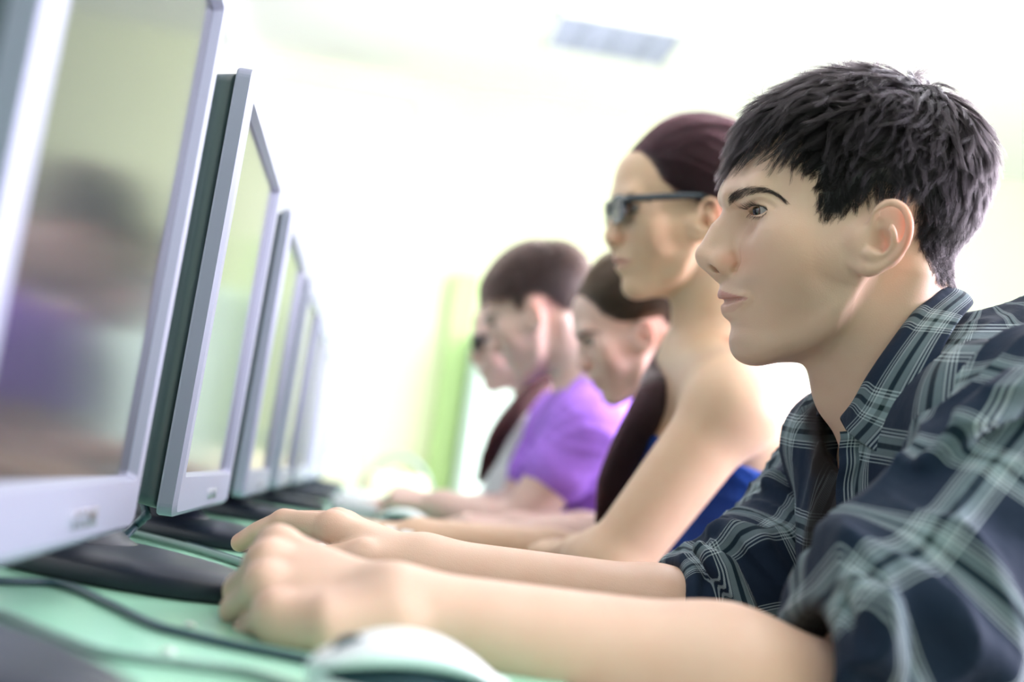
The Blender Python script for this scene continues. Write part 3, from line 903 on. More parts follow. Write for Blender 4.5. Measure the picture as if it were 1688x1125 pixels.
# hairline of the young man, in the pixel-like coordinates of his head's middle plane
HAIRLINE = [(1207, 262), (1222, 246), (1252, 232), (1278, 240), (1288, 262), (1298, 288), (1310, 308), (1316, 345), (1318, 372), (1350, 374),
            (1366, 352), (1400, 326), (1442, 338), (1466, 365), (1475, 400), (1490, 440), (1516, 470), (1560, 480), (1680, 460), (1680, 60), (1150, 60), (1150, 262)]


def skin_attrs(V, fr, hairline=HAIRLINE, stub=1.0, blush=1.0):
    q = fr.loc(V); U = q[:, 0] / HS + 1400; Vv = 400 - q[:, 1] / HS; c = np.abs(q[:, 2])
    near = (np.linalg.norm(q, axis=1) < .25).astype(float)
    sc = np.where(in_poly(U, Vv, hairline), np.clip(seg_dist(U, Vv, hairline) / 9, 0, 1), 0) * near
    # lips
    t = np.clip(c / .0290, 0, 1)
    top = np.interp(t, [0, .12, .3, .7, 1], [480, 477.5, 481, 488, 493.5]); bot = np.interp(t, [0, .5, .8, 1], [519, 515, 505, 494])
    lip = (1 - sstep(-1.2, 1.2, top - Vv)) * (1 - sstep(-1.5, 1.5, Vv - bot)) * (c < .0290) * (U < 1250) * near
    red = np.zeros(len(V))
    red += .36 * np.exp(-(((U - 1195) / 22) ** 2 + ((Vv - 432) / 16) ** 2)) * near
    red += .14 * np.exp(-(((U - 1290) / 60) ** 2 + ((Vv - 430) / 45) ** 2)) * near * blush
    ear = sstep(.068, .075, c) * sstep(1418, 1442, U)
    red += .78 * ear * near  # ear redness, with the backlit glow put into the skin colour
    st = .22 * stub * np.exp(-(((U - 1215) / 20) ** 2 + ((Vv - 468) / 12) ** 2)) + .16 * stub * np.exp(-(((U - 1215) / 26) ** 2 + ((Vv - 565) / 28) ** 2)) \
        + .10 * stub * np.exp(-(((U - 1300) / 90) ** 2 + ((Vv - 575) / 26) ** 2)) + .10 * stub * np.exp(-(((U - 1345) / 40) ** 2 + ((Vv - 400) / 40) ** 2))
    eb = seg_dist(U, Vv, [(1206, 326), (1222, 317), (1245, 316), (1262, 322)])
    return dict(red=np.clip(red, 0, 1), stub=np.clip(st * near, 0, 1), lip=lip * np.where(Vv > 497, .34, .8), scalp=sc)


M_SKIN = skin_material('skin_fair', (.64, .440, .322))
man = empty('person', (.52, .86, .02), label='young man with short dark hair in a blue plaid shirt, typing in the foreground', cat='person')


def man_body():
    P = HF.put(head_prims(MALE) + ear_prims(1) + ear_prims(-1) + neck_prims())
    V, Q = sdf_mesh(P, HF.O - .17 - np.array([0, 0, .03]), HF.O + .26, .00105)
    return V, Q


V, Q = man_body()
print('head', len(V), time.time() - T0)
me = np_mesh('body', V, Q, skin_attrs(V, HF))
mb_ = link_mesh('body', me, M_SKIN, man)

# eyes
M_EYE, nt, b = new_mat('eyeball')
tc = nt.nodes.new('ShaderNodeTexCoord'); sx = nt.nodes.new('ShaderNodeSeparateXYZ')
nt.links.new(tc.outputs['Object'], sx.inputs[0])
rp = nt.nodes.new('ShaderNodeValToRGB'); cr = rp.color_ramp; cr.interpolation = 'LINEAR'
els = [(0, (.72, .68, .66)), (.875, (.66, .60, .58)), (.885, (.05, .03, .02)), (.93, (.16, .09, .05)), (.968, (.07, .035, .02)), (.974, (.004, .004, .004)), (1, (.004, .004, .004))]
cr.elements[0].color = (*els[0][1], 1); cr.elements[1].position = 1; cr.elements[1].color = (*els[-1][1], 1)
for p_, c_ in els[1:-1]:
    e = cr.elements.new(p_); e.color = (*c_, 1)
mm = nt.nodes.new('ShaderNodeMath'); mm.operation = 'DIVIDE'; mm.inputs[1].default_value = .0119
nt.links.new(sx.outputs['Z'], mm.inputs[0]); nt.links.new(mm.outputs[0], rp.inputs[0]); nt.links.new(rp.outputs[0], b.inputs['Base Color'])
pset(b, rough=.06, spec=.6, coat=.6, coatr=.02)


def eyeball(parent, fr, c, gaze, r=.0119):
    th = np.linspace(0, PI, 33); ph = np.linspace(0, 2 * PI, 49)[:-1]
    g = np.asarray(gaze, float); g /= np.linalg.norm(g)
    rings = []
    for t in th[1:-1]:
        rr = r * (1 + .055 * math.exp(-(t / .42) ** 4))
        rings.append(np.stack([rr * math.sin(t) * np.cos(ph), rr * math.sin(t) * np.sin(ph), np.full(48, rr * math.cos(t))], 1))
    mb = MB().loft(rings)
    o = mb.build('eye', M_EYE, parent, world_space=False, smooth=True)
    W = fr.A @ g
    rot = Vector(W).to_track_quat('Z', 'Y').to_matrix().to_4x4()
    o.matrix_parent_inverse = parent_world(parent).inverted()
    o.matrix_basis = Matrix.Translation(Vector(fr.wor(c))) @ rot @ Matrix.Scale(fr.k, 4)
    return o


for s in (-1, 1):
    eyeball(man, HF, [hu(1255), hv(354), s * .0315], [-1, -.10, .28])


# ------------------------------------------------------------------ hair
def hair_material(name, color, rough=.28, tint=0.0):
    mt = bpy.data.materials.new(name); mt.use_nodes = True
    nt = mt.node_tree; nt.nodes.clear()
    out = nt.nodes.new('ShaderNodeOutputMaterial')
    h = nt.nodes.new('ShaderNodeBsdfHairPrincipled')
    h.model = 'CHIANG'; h.parametrization = 'COLOR'
    h.inputs['Color'].default_value = (*color, 1)
    h.inputs['Roughness'].default_value = rough
    h.inputs['Radial Roughness'].default_value = .35
    h.inputs['Random Roughness'].default_value = .2
    h.inputs['IOR'].default_value = 1.33
    nt.links.new(h.outputs[0], out.inputs[0])
    return mt


def strands(name, P, parent, mat, radius, taper=.25):
    """P: (count, points, 3) world positions."""
    n, k = P.shape[:2]
    hc = bpy.data.hair_curves.new(name)
    hc.add_curves([k] * n)
    hc.attributes['position'].data.foreach_set('vector', np.ascontiguousarray(P, np.float32).ravel())
    ra = hc.attributes.get('radius') or hc.attributes.new('radius', 'FLOAT', 'POINT')
    r = np.broadcast_to(radius, (n,))[:, None] * np.interp(np.linspace(0, 1, k), [0, .5, 1], [1, .9, taper])[None]
    ra.data.foreach_set('value', np.ascontiguousarray(r, np.float32).ravel())
    o = bpy.data.objects.new(name, hc); COL.objects.link(o)
    hc.materials.append(mat)
    o.parent = parent; o.matrix_parent_inverse = parent_world(parent).inverted()
    return o


def sdf_grad(f, p, e=.0008):
    g = np.stack([f(p + d) - f(p - d) for d in np.eye(3) * e], -1)
    return g / (np.linalg.norm(g, axis=-1, keepdims=True) + 1e-12)


def grow(f, roots, flow, length, lift, n=10, jitter=.15, wave=0.0, seed=1, grav=None):
    """Guide strands that follow a flow over the surface f = 0 at a growing height."""
    r = np.random.default_rng(seed)
    p = roots.copy(); out = [p.copy()]
    G = len(p); ph = r.uniform(0, 6.28, G); jt = r.normal(0, jitter, (G, 3))
    for i in range(1, n):
        s = i / (n - 1)
        N = sdf_grad(f, p)
        t = flow(p) + jt * (.4 + s)
        if wave: t = t + wave * np.sin(ph + s * 7)[:, None] * np.cross(N, t)
        t -= N * np.sum(t * N, -1, keepdims=True)
        t /= np.linalg.norm(t, axis=-1, keepdims=True) + 1e-9
        h = lift(s) if callable(lift) else lift * s ** .7
        q = p + t * (length / (n - 1))[:, None]
        d = f(q); N = sdf_grad(f, q)
        q = q + N * np.clip((h - d), -.004, .006)[:, None]
        if grav is not None: q = q + grav * s
        p = q; out.append(p.copy())
    return np.stack(out, 1)


def children(guides, gr, roots, clump=.75, noise=.0008, seed=2, lenvar=.25, f=None):
    r = np.random.default_rng(seed)
    idx = np.empty(len(roots), int)
    for s0 in range(0, len(roots), 4000):
        d = ((roots[s0:s0 + 4000, None] - gr[None]) ** 2).sum(-1)
        # one of the two nearest, for softer borders between tufts
        two = np.argpartition(d, 2, axis=1)[:, :2]; pick = (r.random(len(two)) < .3).astype(int)
        dd = np.take_along_axis(d, two, 1); two = np.take_along_axis(two, np.argsort(dd, 1), 1)
        idx[s0:s0 + 4000] = two[np.arange(len(two)), pick]
    g = guides[idx]; n = g.shape[1]; s = np.linspace(0, 1, n)[None, :, None]
    ln = 1 - lenvar * r.random((len(roots), 1, 1)) ** 2
    # shorten by resampling
    t = (np.linspace(0, 1, n)[None, :] * ln[:, :, 0]) * (n - 1); i0 = np.minimum(t.astype(int), n - 2); fr = (t - i0)[..., None]
    ar = np.arange(len(roots))[:, None]
    g2 = g[ar, i0] * (1 - fr) + g[ar, i0 + 1] * fr
    off = (roots - g[:, 0])[:, None, :]
    P = g2 + off * (1 - (clump[:, None, None] if isinstance(clump, np.ndarray) else clump) * s ** .8)
    w = r.normal(0, noise, (len(roots), 1, 3)) * s + r.normal(0, noise * .35, P.shape) * s
    P = P + w
    P[:, 0] = roots
    return P


HEAD_P = head_prims(MALE) + neck_prims()


def head_f(p):
    return field_eval(HEAD_P, p[None])[0]


M_HAIR = hair_material('hair_dark_brown', (.0035, .0028, .003), .26)
M_BROW = simple_mat('brow_hair', (.040, .028, .024), .7)


def man_hair():
    L = HF.loc(V); U = L[:, 0] / HS + 1400; Vv = 400 - L[:, 1] / HS
    sc = skin_attrs(V, HF)['scalp']
    ok = np.nonzero((sc > .05) & ((np.abs(L[:, 2]) < .0665) | (U < 1405) | (U > 1478) | (Vv < 335)))[0]
    # even out: front parts are dense meshes as elsewhere, so plain sampling is even
    gi = rng.choice(ok, 1900, replace=False); ci = rng.choice(ok, 56000)
    gr = L[gi]; cr_ = L[ci] + rng.normal(0, .0004, (len(ci), 3))
    crown = np.array([hu(1532), hv(150), .004])

    def flow(p):
        d = p - crown
        d = d / (np.linalg.norm(d, axis=-1, keepdims=True) + .01)
        v = 400 - p[..., 1] / HS; u = p[..., 0] / HS + 1400
        low = sstep(260, 400, v)[..., None]; front = sstep(1340, 1230, u)[..., None]
        back = sstep(1480, 1600, u)[..., None] * (1 - low)
        return d * (1 - .5 * low) + np.array([.06, -.9, 0]) * low + np.array([-.15, -.55, 0]) * front + np.array([-.15, -.5, 0]) * back

    def props(q):
        u = q[:, 0] / HS + 1400; v = 400 - q[:, 1] / HS
        top = 1 - sstep(170, 300, v); low = sstep(300, 420, v)
        ln = .020 + .024 * top - .010 * low + .002 * sstep(1300, 1230, u) * top
        ht = .0065 + .0070 * top - .0030 * low - .001 * sstep(1330, 1240, u) - .0005 * sstep(1500, 1600, u) * (1 - low)
        side = sstep(1410, 1310, u) * sstep(250, 310, v)
        ln = ln * (1 - .45 * side); ht = ht * (1 - .55 * side)
        ln = ln * (1 - .45 * sstep(400, 440, v)); ht = ht * (1 - .3 * sstep(1330, 1230, u))
        edge = seg_dist(u, v, HAIRLINE[:-3]); e = np.clip(edge / 40, .0, 1)
        ht = ht * (.45 + .55 * np.where(v > 235, e, 1))
        return ln, ht
    ln, ht = props(gr)
    ln = ln * rng.uniform(.75, 1.2, len(gr)); ht = ht * rng.uniform(.55, 1.15, len(gr))
    G = grow(head_f, gr, flow, ln, ht, n=10, jitter=.26, wave=.22)
    cv = 400 - cr_[:, 1] / HS; cl = .86 - .36 * sstep(250, 360, cv)
    C = children(G, gr, cr_, clump=cl, noise=.0007, lenvar=.4)
    # tufts that stand up on the crown, and curls behind it
    S = []
    for (u, v, c, du, dv, L_, n_, sp) in [(1440, 124, .0, -2, -50, .024, 7, .10), (1395, 118, .005, -34, -16, .013, 26, .3), (1418, 118, -.01, -14, -26, .014, 40, .4),
                                          (1440, 120, .01, 6, -26, .012, 26, .4), (1500, 132, .004, 22, -22, .015, 60, .45), (1516, 138, -.006, 6, -30, .014, 60, .4),
                                          (1548, 160, .006, 30, -14, .014, 60, .5), (1570, 185, .0, 30, -10, .015, 70, .5), (1590, 215, .01, 26, -2, .014, 60, .5),
                                          (1340, 128, .0, -26, -6, .012, 30, .3), (1270, 165, 0, -24, 2, .014, 30, .3)]:
        for _ in range(n_):
            r0 = np.array([hu(u), hv(v), c]) + rng.normal(0, .0035, 3) * [1, .2, 1.5]
            d = np.array([du, -dv, rng.normal(0, 20 * sp)]) / math.hypot(du, dv) + rng.normal(0, sp, 3) * .6
            N = np.array([.1, 1.0, 0]); ll = L_ * rng.uniform(.5, 1.1); curl = rng.normal(0, .5) + (.9 if u > 1540 else .2)
            pts = []
            for i in range(10):
                s_ = i / 9; a_ = curl * s_ * 1.2
                dd = np.array([d[0] * math.cos(a_) + d[1] * math.sin(a_), -d[0] * math.sin(a_) + d[1] * math.cos(a_), d[2]])
                pts.append(r0 + dd * ll * s_)
            S.append(pts)
    A = np.concatenate([C, np.array(S)])
    W = HF.wor(A)
    rad = np.full(len(W), .00010); rad[len(C):] = .00012
    rad[len(C):len(C) + 10] = .00010
    o = strands('hair', W, man, M_HAIR, rad)
    return o


man_hair()
print('hair', time.time() - T0)


def px_hairs(P, u, v, lift):
    """Hairs drawn in the middle plane's pixel-like coordinates (n, k) and laid on the skin at a height."""
    c = surf_c(P, u.ravel(), v.ravel()).reshape(u.shape)
    Z = HZ - (c + lift)
    a = (u - 844) / F_PX * Z - (1400 - 844) / F_PX * HZ; b = (562.5 - v) / F_PX * Z - (562.5 - 400) / F_PX * HZ
    return np.stack([a, b, c + lift], -1)


def brow_and_lashes(fr, parent, P, mat, s, r=.000055, nb=620, brow=((1201, 331), (1214, 323), (1238, 314), (1260, 313), (1279, 319), (1293, 328))):
    """Hairs of one eyebrow and the upper and lower lashes of one eye."""
    Bc = catmull(np.array(brow, float), 10); T = np.gradient(Bc, axis=0); T /= np.linalg.norm(T, axis=1, keepdims=True)
    t = rng.random(nb) ** 1.25; i = (t * (len(Bc) - 1)).astype(int); p = Bc[i]; w = 8.5 * (1 - t) ** .9 * (.65 + .35 * np.minimum(1, t * 6)) + 1.0
    o = rng.uniform(-1, 1, nb); root = p + np.stack([0 * o, o * w + 1.0], 1) + rng.normal(0, 1.0, (nb, 2))
    d = T[i] * .95 + np.stack([0 * o, -.55 * (1 - 1.7 * t) + .30 * (-o)], 1) + rng.normal(0, .10, (nb, 2)); d /= np.linalg.norm(d, axis=1, keepdims=True)
    L_ = rng.uniform(9, 16, nb); k = np.linspace(0, 1, 6)
    uv = root[:, None] + d[:, None] * (L_[:, None] * k)[..., None]
    H = px_hairs(P, uv[..., 0], uv[..., 1], .0006 + .0007 * k[None])
    strands('eyebrow', fr.wor(H * np.array([1, 1, s])), parent, mat, r, .3)
    out = []
    for line, n, ln, upw in ((((1232, 345.5), (1239, 340.5), (1249, 338.8), (1259, 341.5), (1266, 347)), 150, .0080, 1), (((1236, 352), (1244, 357), (1254, 357), (1264, 350)), 60, .0035, -1)):
        C = catmull(np.array(line), 10); q = C[(rng.random(n) * (len(C) - 1)).astype(int)] + rng.normal(0, .35, (n, 2))
        x = (q[:, 0] - 1232) / 34
        R0 = px_hairs(P, q[:, :1], q[:, 1:], np.zeros((n, 1)))[:, 0]
        az = .10 + 1.05 * x; dv = np.stack([-np.cos(az), np.full(n, -.05 if upw > 0 else -.5), np.sin(az) * .9], 1) + rng.normal(0, .08, (n, 3))
        ll = ln * rng.uniform(.6, 1.1, n) * (1 - .25 * x)
        out.append(R0[:, None] + dv[:, None] * (ll[:, None] * k)[..., None] + np.array([0, 1, 0]) * (upw * .38 * ll[:, None] * k[None] ** 2)[..., None])
    strands('eyelashes', fr.wor(np.concatenate(out) * np.array([1, 1, s])), parent, mat, r * 1.3, .3)


for s in (1, -1):
    brow_and_lashes(HF, man, HEAD_P, M_BROW, s)


# ------------------------------------------------------------------ hands, arms and cloth
def J(*pts): return [at(*p) for p in pts]


def hand_pose(W, d, n, s=1, curl=(.25, .45, .35), L=1.0, spread=.10):
    """Joints of a hand: W wrist, d towards the fingers, n out of the back of the hand, s = +1 when the thumb lies along d x n."""
    d = np.asarray(d, float); d /= np.linalg.norm(d); n = np.asarray(n, float); n -= d * (d @ n); n /= np.linalg.norm(n)
    t = np.cross(d, n) * s
    out = dict(W=np.asarray(W, float), F=[])
    for i in range(4):
        lat = (.027, .009, -.009, -.026)[i] * L
        M_ = W + d * ((.086, .088, .084, .076)[i] * L) + t * lat + n * (.002, .004, .002, -.003)[i] * L
        ch = [M_]; a = 0; sp = (1.2, .3, -.6, -1.6)[i] * spread
        for k, ln in enumerate(((.042, .046, .043, .034)[i], (.026, .029, .027, .021)[i], (.019, .020, .020, .017)[i])):
            a += curl[k] * (1 + .08 * i)
            ch.append(ch[-1] + ((d + t * sp) * math.cos(a) - n * math.sin(a)) * ln * L)
        out['F'].append(ch)
    c0 = W + (d * .022 + t * .020 - n * .008) * L
    c1 = c0 + (d * .66 + t * .66 - n * .30) * .042 * L
    c2 = c1 + (d * .90 + t * .30 - n * .30) * .030 * L
    c3 = c2 + (d * .97 + t * .05 - n * .22) * .023 * L
    out['T'] = [c0, c1, c2, c3]
    return out


def hand_prims(H, L=1.0, n=None):
    P = []
    W = H['W']
    for i, ch in enumerate(H['F']):
        w0 = W + (ch[0] - W) * .08 + (ch[0] - (H['F'][1][0] + H['F'][2][0]) / 2) * .30
        P.append(cone(w0, ch[0], .0135 * L, (.0112, .0115, .0110, .0102)[i] * L, k=.012 * L))
    for i, ch in enumerate(H['F']):
        k = (1.0, 1.03, .97, .86)[i] * L
        P.append(sphere(ch[0] + (n * .0015 if n is not None else 0), .0112 * k, k=.006 * L))
        P.append(chain(ch, np.array([.0102, .0090, .0080, .0070]) * k, k=.0022 * L))
        P.append(sphere(ch[1], .0094 * k, k=.003 * L))
    T = H['T']
    P.append(cone(W + (T[0] - W) * .4, T[1], .0140 * L, .0118 * L, k=.014 * L))
    P.append(chain(T[1:], np.array([.0108, .0097, .0080]) * L, k=.004 * L))
    return P


def arm_prims(E_, H, re=.040, rw=.0200, flat=.008):
    """Forearm from the elbow to the wrist of hand H."""
    W = H['W']; t = H['F'][0][0] - H['F'][3][0]; t /= np.linalg.norm(t)
    ax = W - E_; mid = E_ + ax * .30
    P = [cone(E_, mid, re * .92, re, k=.02), cone(mid, W, re, rw, k=.02)]
    for s in (-1, 1):
        P.append(cone(E_ + ax * .35 + t * s * flat, W + t * s * flat, re * .78, rw * .86, k=.015))
    return P


def ripple(P, amp, wl, seed=0, aniso=(1, 1, 1)):
    """Folds: sharp crests between softly warped valleys."""
    r = np.random.default_rng(seed); p = P * (2 * PI / wl) * np.asarray(aniso)
    wx = sum(np.sin(p @ r.normal(0, .35, 3) + r.uniform(0, 6)) for _ in range(3)) * .9
    a = np.sin(p @ r.normal(0, .6, 3) + wx + 1.3); b = np.sin(p @ r.normal(0, .8, 3) * 1.4 + wx * 1.3)
    return amp * (.6 * (1 - np.abs(a)) ** 1.6 + .4 * (1 - np.abs(b)) ** 1.6 - .35)


def disp(fn, c, r): return Prim(lambda p: -fn(p), c, r, op='disp', k=.004)


def axis_coords(V, A, B, ref):
    """Distance along A-B and arc position round it, for cloth patterns."""
    ax = B - A; L_ = np.linalg.norm(ax); ax /= L_
    ref = ref - ax * (ax @ ref); ref /= np.linalg.norm(ref); oth = np.cross(ax, ref)
    q = V - A; s = q @ ax; x = q @ ref; y = q @ oth
    return s, np.arctan2(y, x), np.hypot(x, y)


def cloth_material(name, plaid=True, color=(.3, .1, .6), opening_shade=None):
    mt, nt, b = new_mat(name); N, L = nt.nodes, nt.links
    tc = N.new('ShaderNodeTexCoord')
    if plaid:
        at_ = N.new('ShaderNodeAttribute'); at_.attribute_name = 'pq'
        sp = N.new('ShaderNodeSeparateXYZ'); L.new(at_.outputs['Vector'], sp.inputs[0])
        navy, lite, dark, mid = (.009, .019, .038), (.44, .53, .54), (.004, .018, .020), (.20, .27, .28)
        per = .068
        def stripes(out, ph):
            m = N.new('ShaderNodeMath'); m.operation = 'MULTIPLY_ADD'; m.inputs[1].default_value = 1 / per; m.inputs[2].default_value = ph
            f = N.new('ShaderNodeMath'); f.operation = 'FRACT'; L.new(out, m.inputs[0]); L.new(m.outputs[0], f.inputs[0])
            rp = N.new('ShaderNodeValToRGB'); cr = rp.color_ramp; cr.interpolation = 'LINEAR'
            e = .003
            while len(cr.elements) > 1: cr.elements.remove(cr.elements[-1])
            cr.elements[0].position = 0; cr.elements[0].color = (*navy, 1)
            pts = []
            for a, bb, c in ((.190, .198, lite), (.225, .235, lite), (.256, .272, lite), (.278, .335, mid), (.341, .390, dark), (.396, .452, mid),
                             (.460, .476, lite), (.496, .508, lite), (.530, .540, lite)):
                if c is lite: pts += [(a - e, navy), (a, c), (bb, c), (bb + e, navy)]
                else: pts += [(a, c), (bb, c)]
            pts = [p for p in pts if 0 < p[0] < 1]
            # a colour ramp holds 32 stops
            for p_, c in pts[:31]:
                el = cr.elements.new(p_); el.color = (*c, 1)
            L.new(f.outputs[0], rp.inputs[0]); return rp.outputs[0], m.outputs[0]
        c1, m1 = stripes(sp.outputs['X'], 0.0); c2, m2 = stripes(sp.outputs['Y'], .37)
        mx = N.new('ShaderNodeMix'); mx.data_type = 'RGBA'; mx.inputs[0].default_value = .5
        L.new(c1, mx.inputs[6]); L.new(c2, mx.inputs[7])
        # a twill weave lets warp and weft show in turn
        wv = N.new('ShaderNodeMath'); wv.operation = 'ADD'; L.new(sp.outputs['X'], wv.inputs[0]); L.new(sp.outputs['Y'], wv.inputs[1])
        wm = N.new('ShaderNodeMath'); wm.operation = 'MULTIPLY'; wm.inputs[1].default_value = 5200; L.new(wv.outputs[0], wm.inputs[0])
        ws = N.new('ShaderNodeMath'); ws.operation = 'SINE'; L.new(wm.outputs[0], ws.inputs[0])
        wr = N.new('ShaderNodeMapRange'); wr.inputs[1].default_value = -1; wr.inputs[3].default_value = .32; wr.inputs[4].default_value = .68
        L.new(ws.outputs[0], wr.inputs[0]); L.new(wr.outputs[0], mx.inputs[0])
        col = mx.outputs[2]
        if opening_shade is not None:
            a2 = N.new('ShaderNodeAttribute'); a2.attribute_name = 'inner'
            m3 = N.new('ShaderNodeMix'); m3.data_type = 'RGBA'; m3.inputs[7].default_value = (*opening_shade, 1)  # shade inside the openings, mixed into the cloth colour
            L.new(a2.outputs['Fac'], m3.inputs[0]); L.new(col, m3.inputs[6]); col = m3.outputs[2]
        L.new(col, b.inputs['Base Color'])
    else:
        b.inputs['Base Color'].default_value = (*color, 1)
    n = N.new('ShaderNodeTexNoise'); n.inputs['Scale'].default_value = 1500; n.inputs['Detail'].default_value = 1
    n2 = N.new('ShaderNodeTexNoise'); n2.inputs['Scale'].default_value = 60; n2.inputs['Detail'].default_value = 3
    L.new(tc.outputs['Object'], n.inputs['Vector']); L.new(tc.outputs['Object'], n2.inputs['Vector'])
    bp = N.new('ShaderNodeBump'); bp.inputs['Strength'].default_value = .35; bp.inputs['Distance'].default_value = .0005
    bp2 = N.new('ShaderNodeBump'); bp2.inputs['Strength'].default_value = .35; bp2.inputs['Distance'].default_value = .004
    L.new(n.outputs[0], bp.inputs['Height']); L.new(n2.outputs[0], bp2.inputs['Height']); L.new(bp.outputs[0], bp2.inputs['Normal'])
    L.new(bp2.outputs[0], b.inputs['Normal'])
    pset(b, rough=.8, spec=.15, sheen=.03)
    return mt


M_PLAID = cloth_material('plaid_cotton', opening_shade=(.018, .014, .013))  # the dark colour is shade painted inside the open shirt
M_JEANS = simple_mat('denim', (.03, .045, .09), .85, noise=.3, nscale=200)

# --- the young man's arms
LH = dict(W=at(655, 1014, .632), F=[J((458, 905, .672), (418, 952, .712), (440, 1002, .718), (472, 1012, .700)),
                                    J((441, 933, .652), (398, 974, .688), (424, 1022, .694), (456, 1032, .678)),
                                    J((437, 969, .633), (392, 1006, .664), (418, 1048, .668), (450, 1056, .652)),
                                    J((452, 1014, .614), (412, 1042, .640), (438, 1070, .640), (468, 1074, .624))],
          T=J((600, 985, .665), (520, 975, .700), (440, 975, .735), (378, 986, .742)))
RH = dict(W=at(705, 938, .905), F=[J((548, 870, .905), (468, 861, .925), (426, 878, .930), (396, 895, .935)),
                                   J((556, 866, .925), (476, 862, .950), (440, 890, .955), (424, 915, .955)),
                                   J((568, 868, .945), (492, 868, .970), (455, 895, .975), (440, 918, .972)),
                                   J((582, 876, .962), (515, 880, .985), (480, 900, .990), (465, 918, .988))],
          T=J((650, 925, .890), (600, 918, .880), (540, 922, .890), (500, 932, .900)))
LE = at(1400, 1192, .665); RE = at(1235, 1030, .965)
LS = at(1745, 700, .76); RS = at(1400, 770, 1.10)


def man_arms():
    out = []
    nl = np.array([-.2, -.75, .6]); nl /= np.linalg.norm(nl)
    P = hand_prims(LH, 1.0, nl) + arm_prims(LE, LH, .041, .0185, .005)
    P.append(chain(J((640, 1030, .615), (540, 1036, .606), (480, 1040, .610)), [.014, .0150, .012], k=.012))
    pts = np.concatenate([[LH['W'], LE]] + [np.array(f) for f in LH['F']] + [np.array(LH['T'])])
    out.append(sdf_mesh(P, pts.min(0) - .06, pts.max(0) + .06, .0016))
    P = hand_prims(RH, 1.0) + arm_prims(RE, RH, .0285, .0185, .007)
    pts = np.concatenate([[RH['W'], RE]] + [np.array(f) for f in RH['F']] + [np.array(RH['T'])])
    out.append(sdf_mesh(P, pts.min(0) - .06, pts.max(0) + .06, .0018))
    # trunk and upper arms, all under the shirt
    C0 = at(1640, 860, .93)
    P = [ellipsoid(C0 - UP * .02, [.085, .13, .14], k=.03), cone(LS, LE, .045, .034, k=.02), cone(RS, RE, .032, .026, k=.02), cone(LS, RS, .032, .032, k=.03),
         cone(HF.wor([hu(1500), hv(640), 0]), C0, .050, .08, k=.03), cone(C0, [.60, .90, .56], .11, .14, k=.05)]
    out.append(sdf_mesh(P, [.1, .55, .42], [.85, 1.35, 1.2], .006))
    return out


def join_meshes(parts):
    Vs, Fs, n = [], [], 0
    for v, q in parts: Vs.append(v); Fs.append(q + n); n += len(v)
    return np.concatenate(Vs), np.concatenate(Fs)


arm_parts = man_arms()
Vall, Qall = join_meshes([(V, Q)] + arm_parts)
at0 = skin_attrs(V, HF); nx = len(Vall) - len(V)
att = {k: np.concatenate([v, np.zeros(nx)]) for k, v in at0.items()}
# rosier knuckles and finger tips
for H in (LH, RH):
    for ch in H['F']:
        for j, r_, a_ in ((0, .012, .14), (1, .010, .16), (3, .011, .30)):
            d = np.linalg.norm(Vall - ch[j], axis=1); att['red'] = np.maximum(att['red'], a_ * np.exp(-(d / r_) ** 4))
    d = np.linalg.norm(Vall - H['T'][3], axis=1); att['red'] = np.maximum(att['red'], .30 * np.exp(-(d / .012) ** 4))
old = mb_.data
mb_.data = np_mesh('body', Vall, Qall, att); mb_.data.materials.append(M_SKIN)
mb_.data.polygons.foreach_set('use_smooth', np.ones(len(mb_.data.polygons), bool))
bpy.data.meshes.remove(old)
print('body', len(Vall), time.time() - T0)


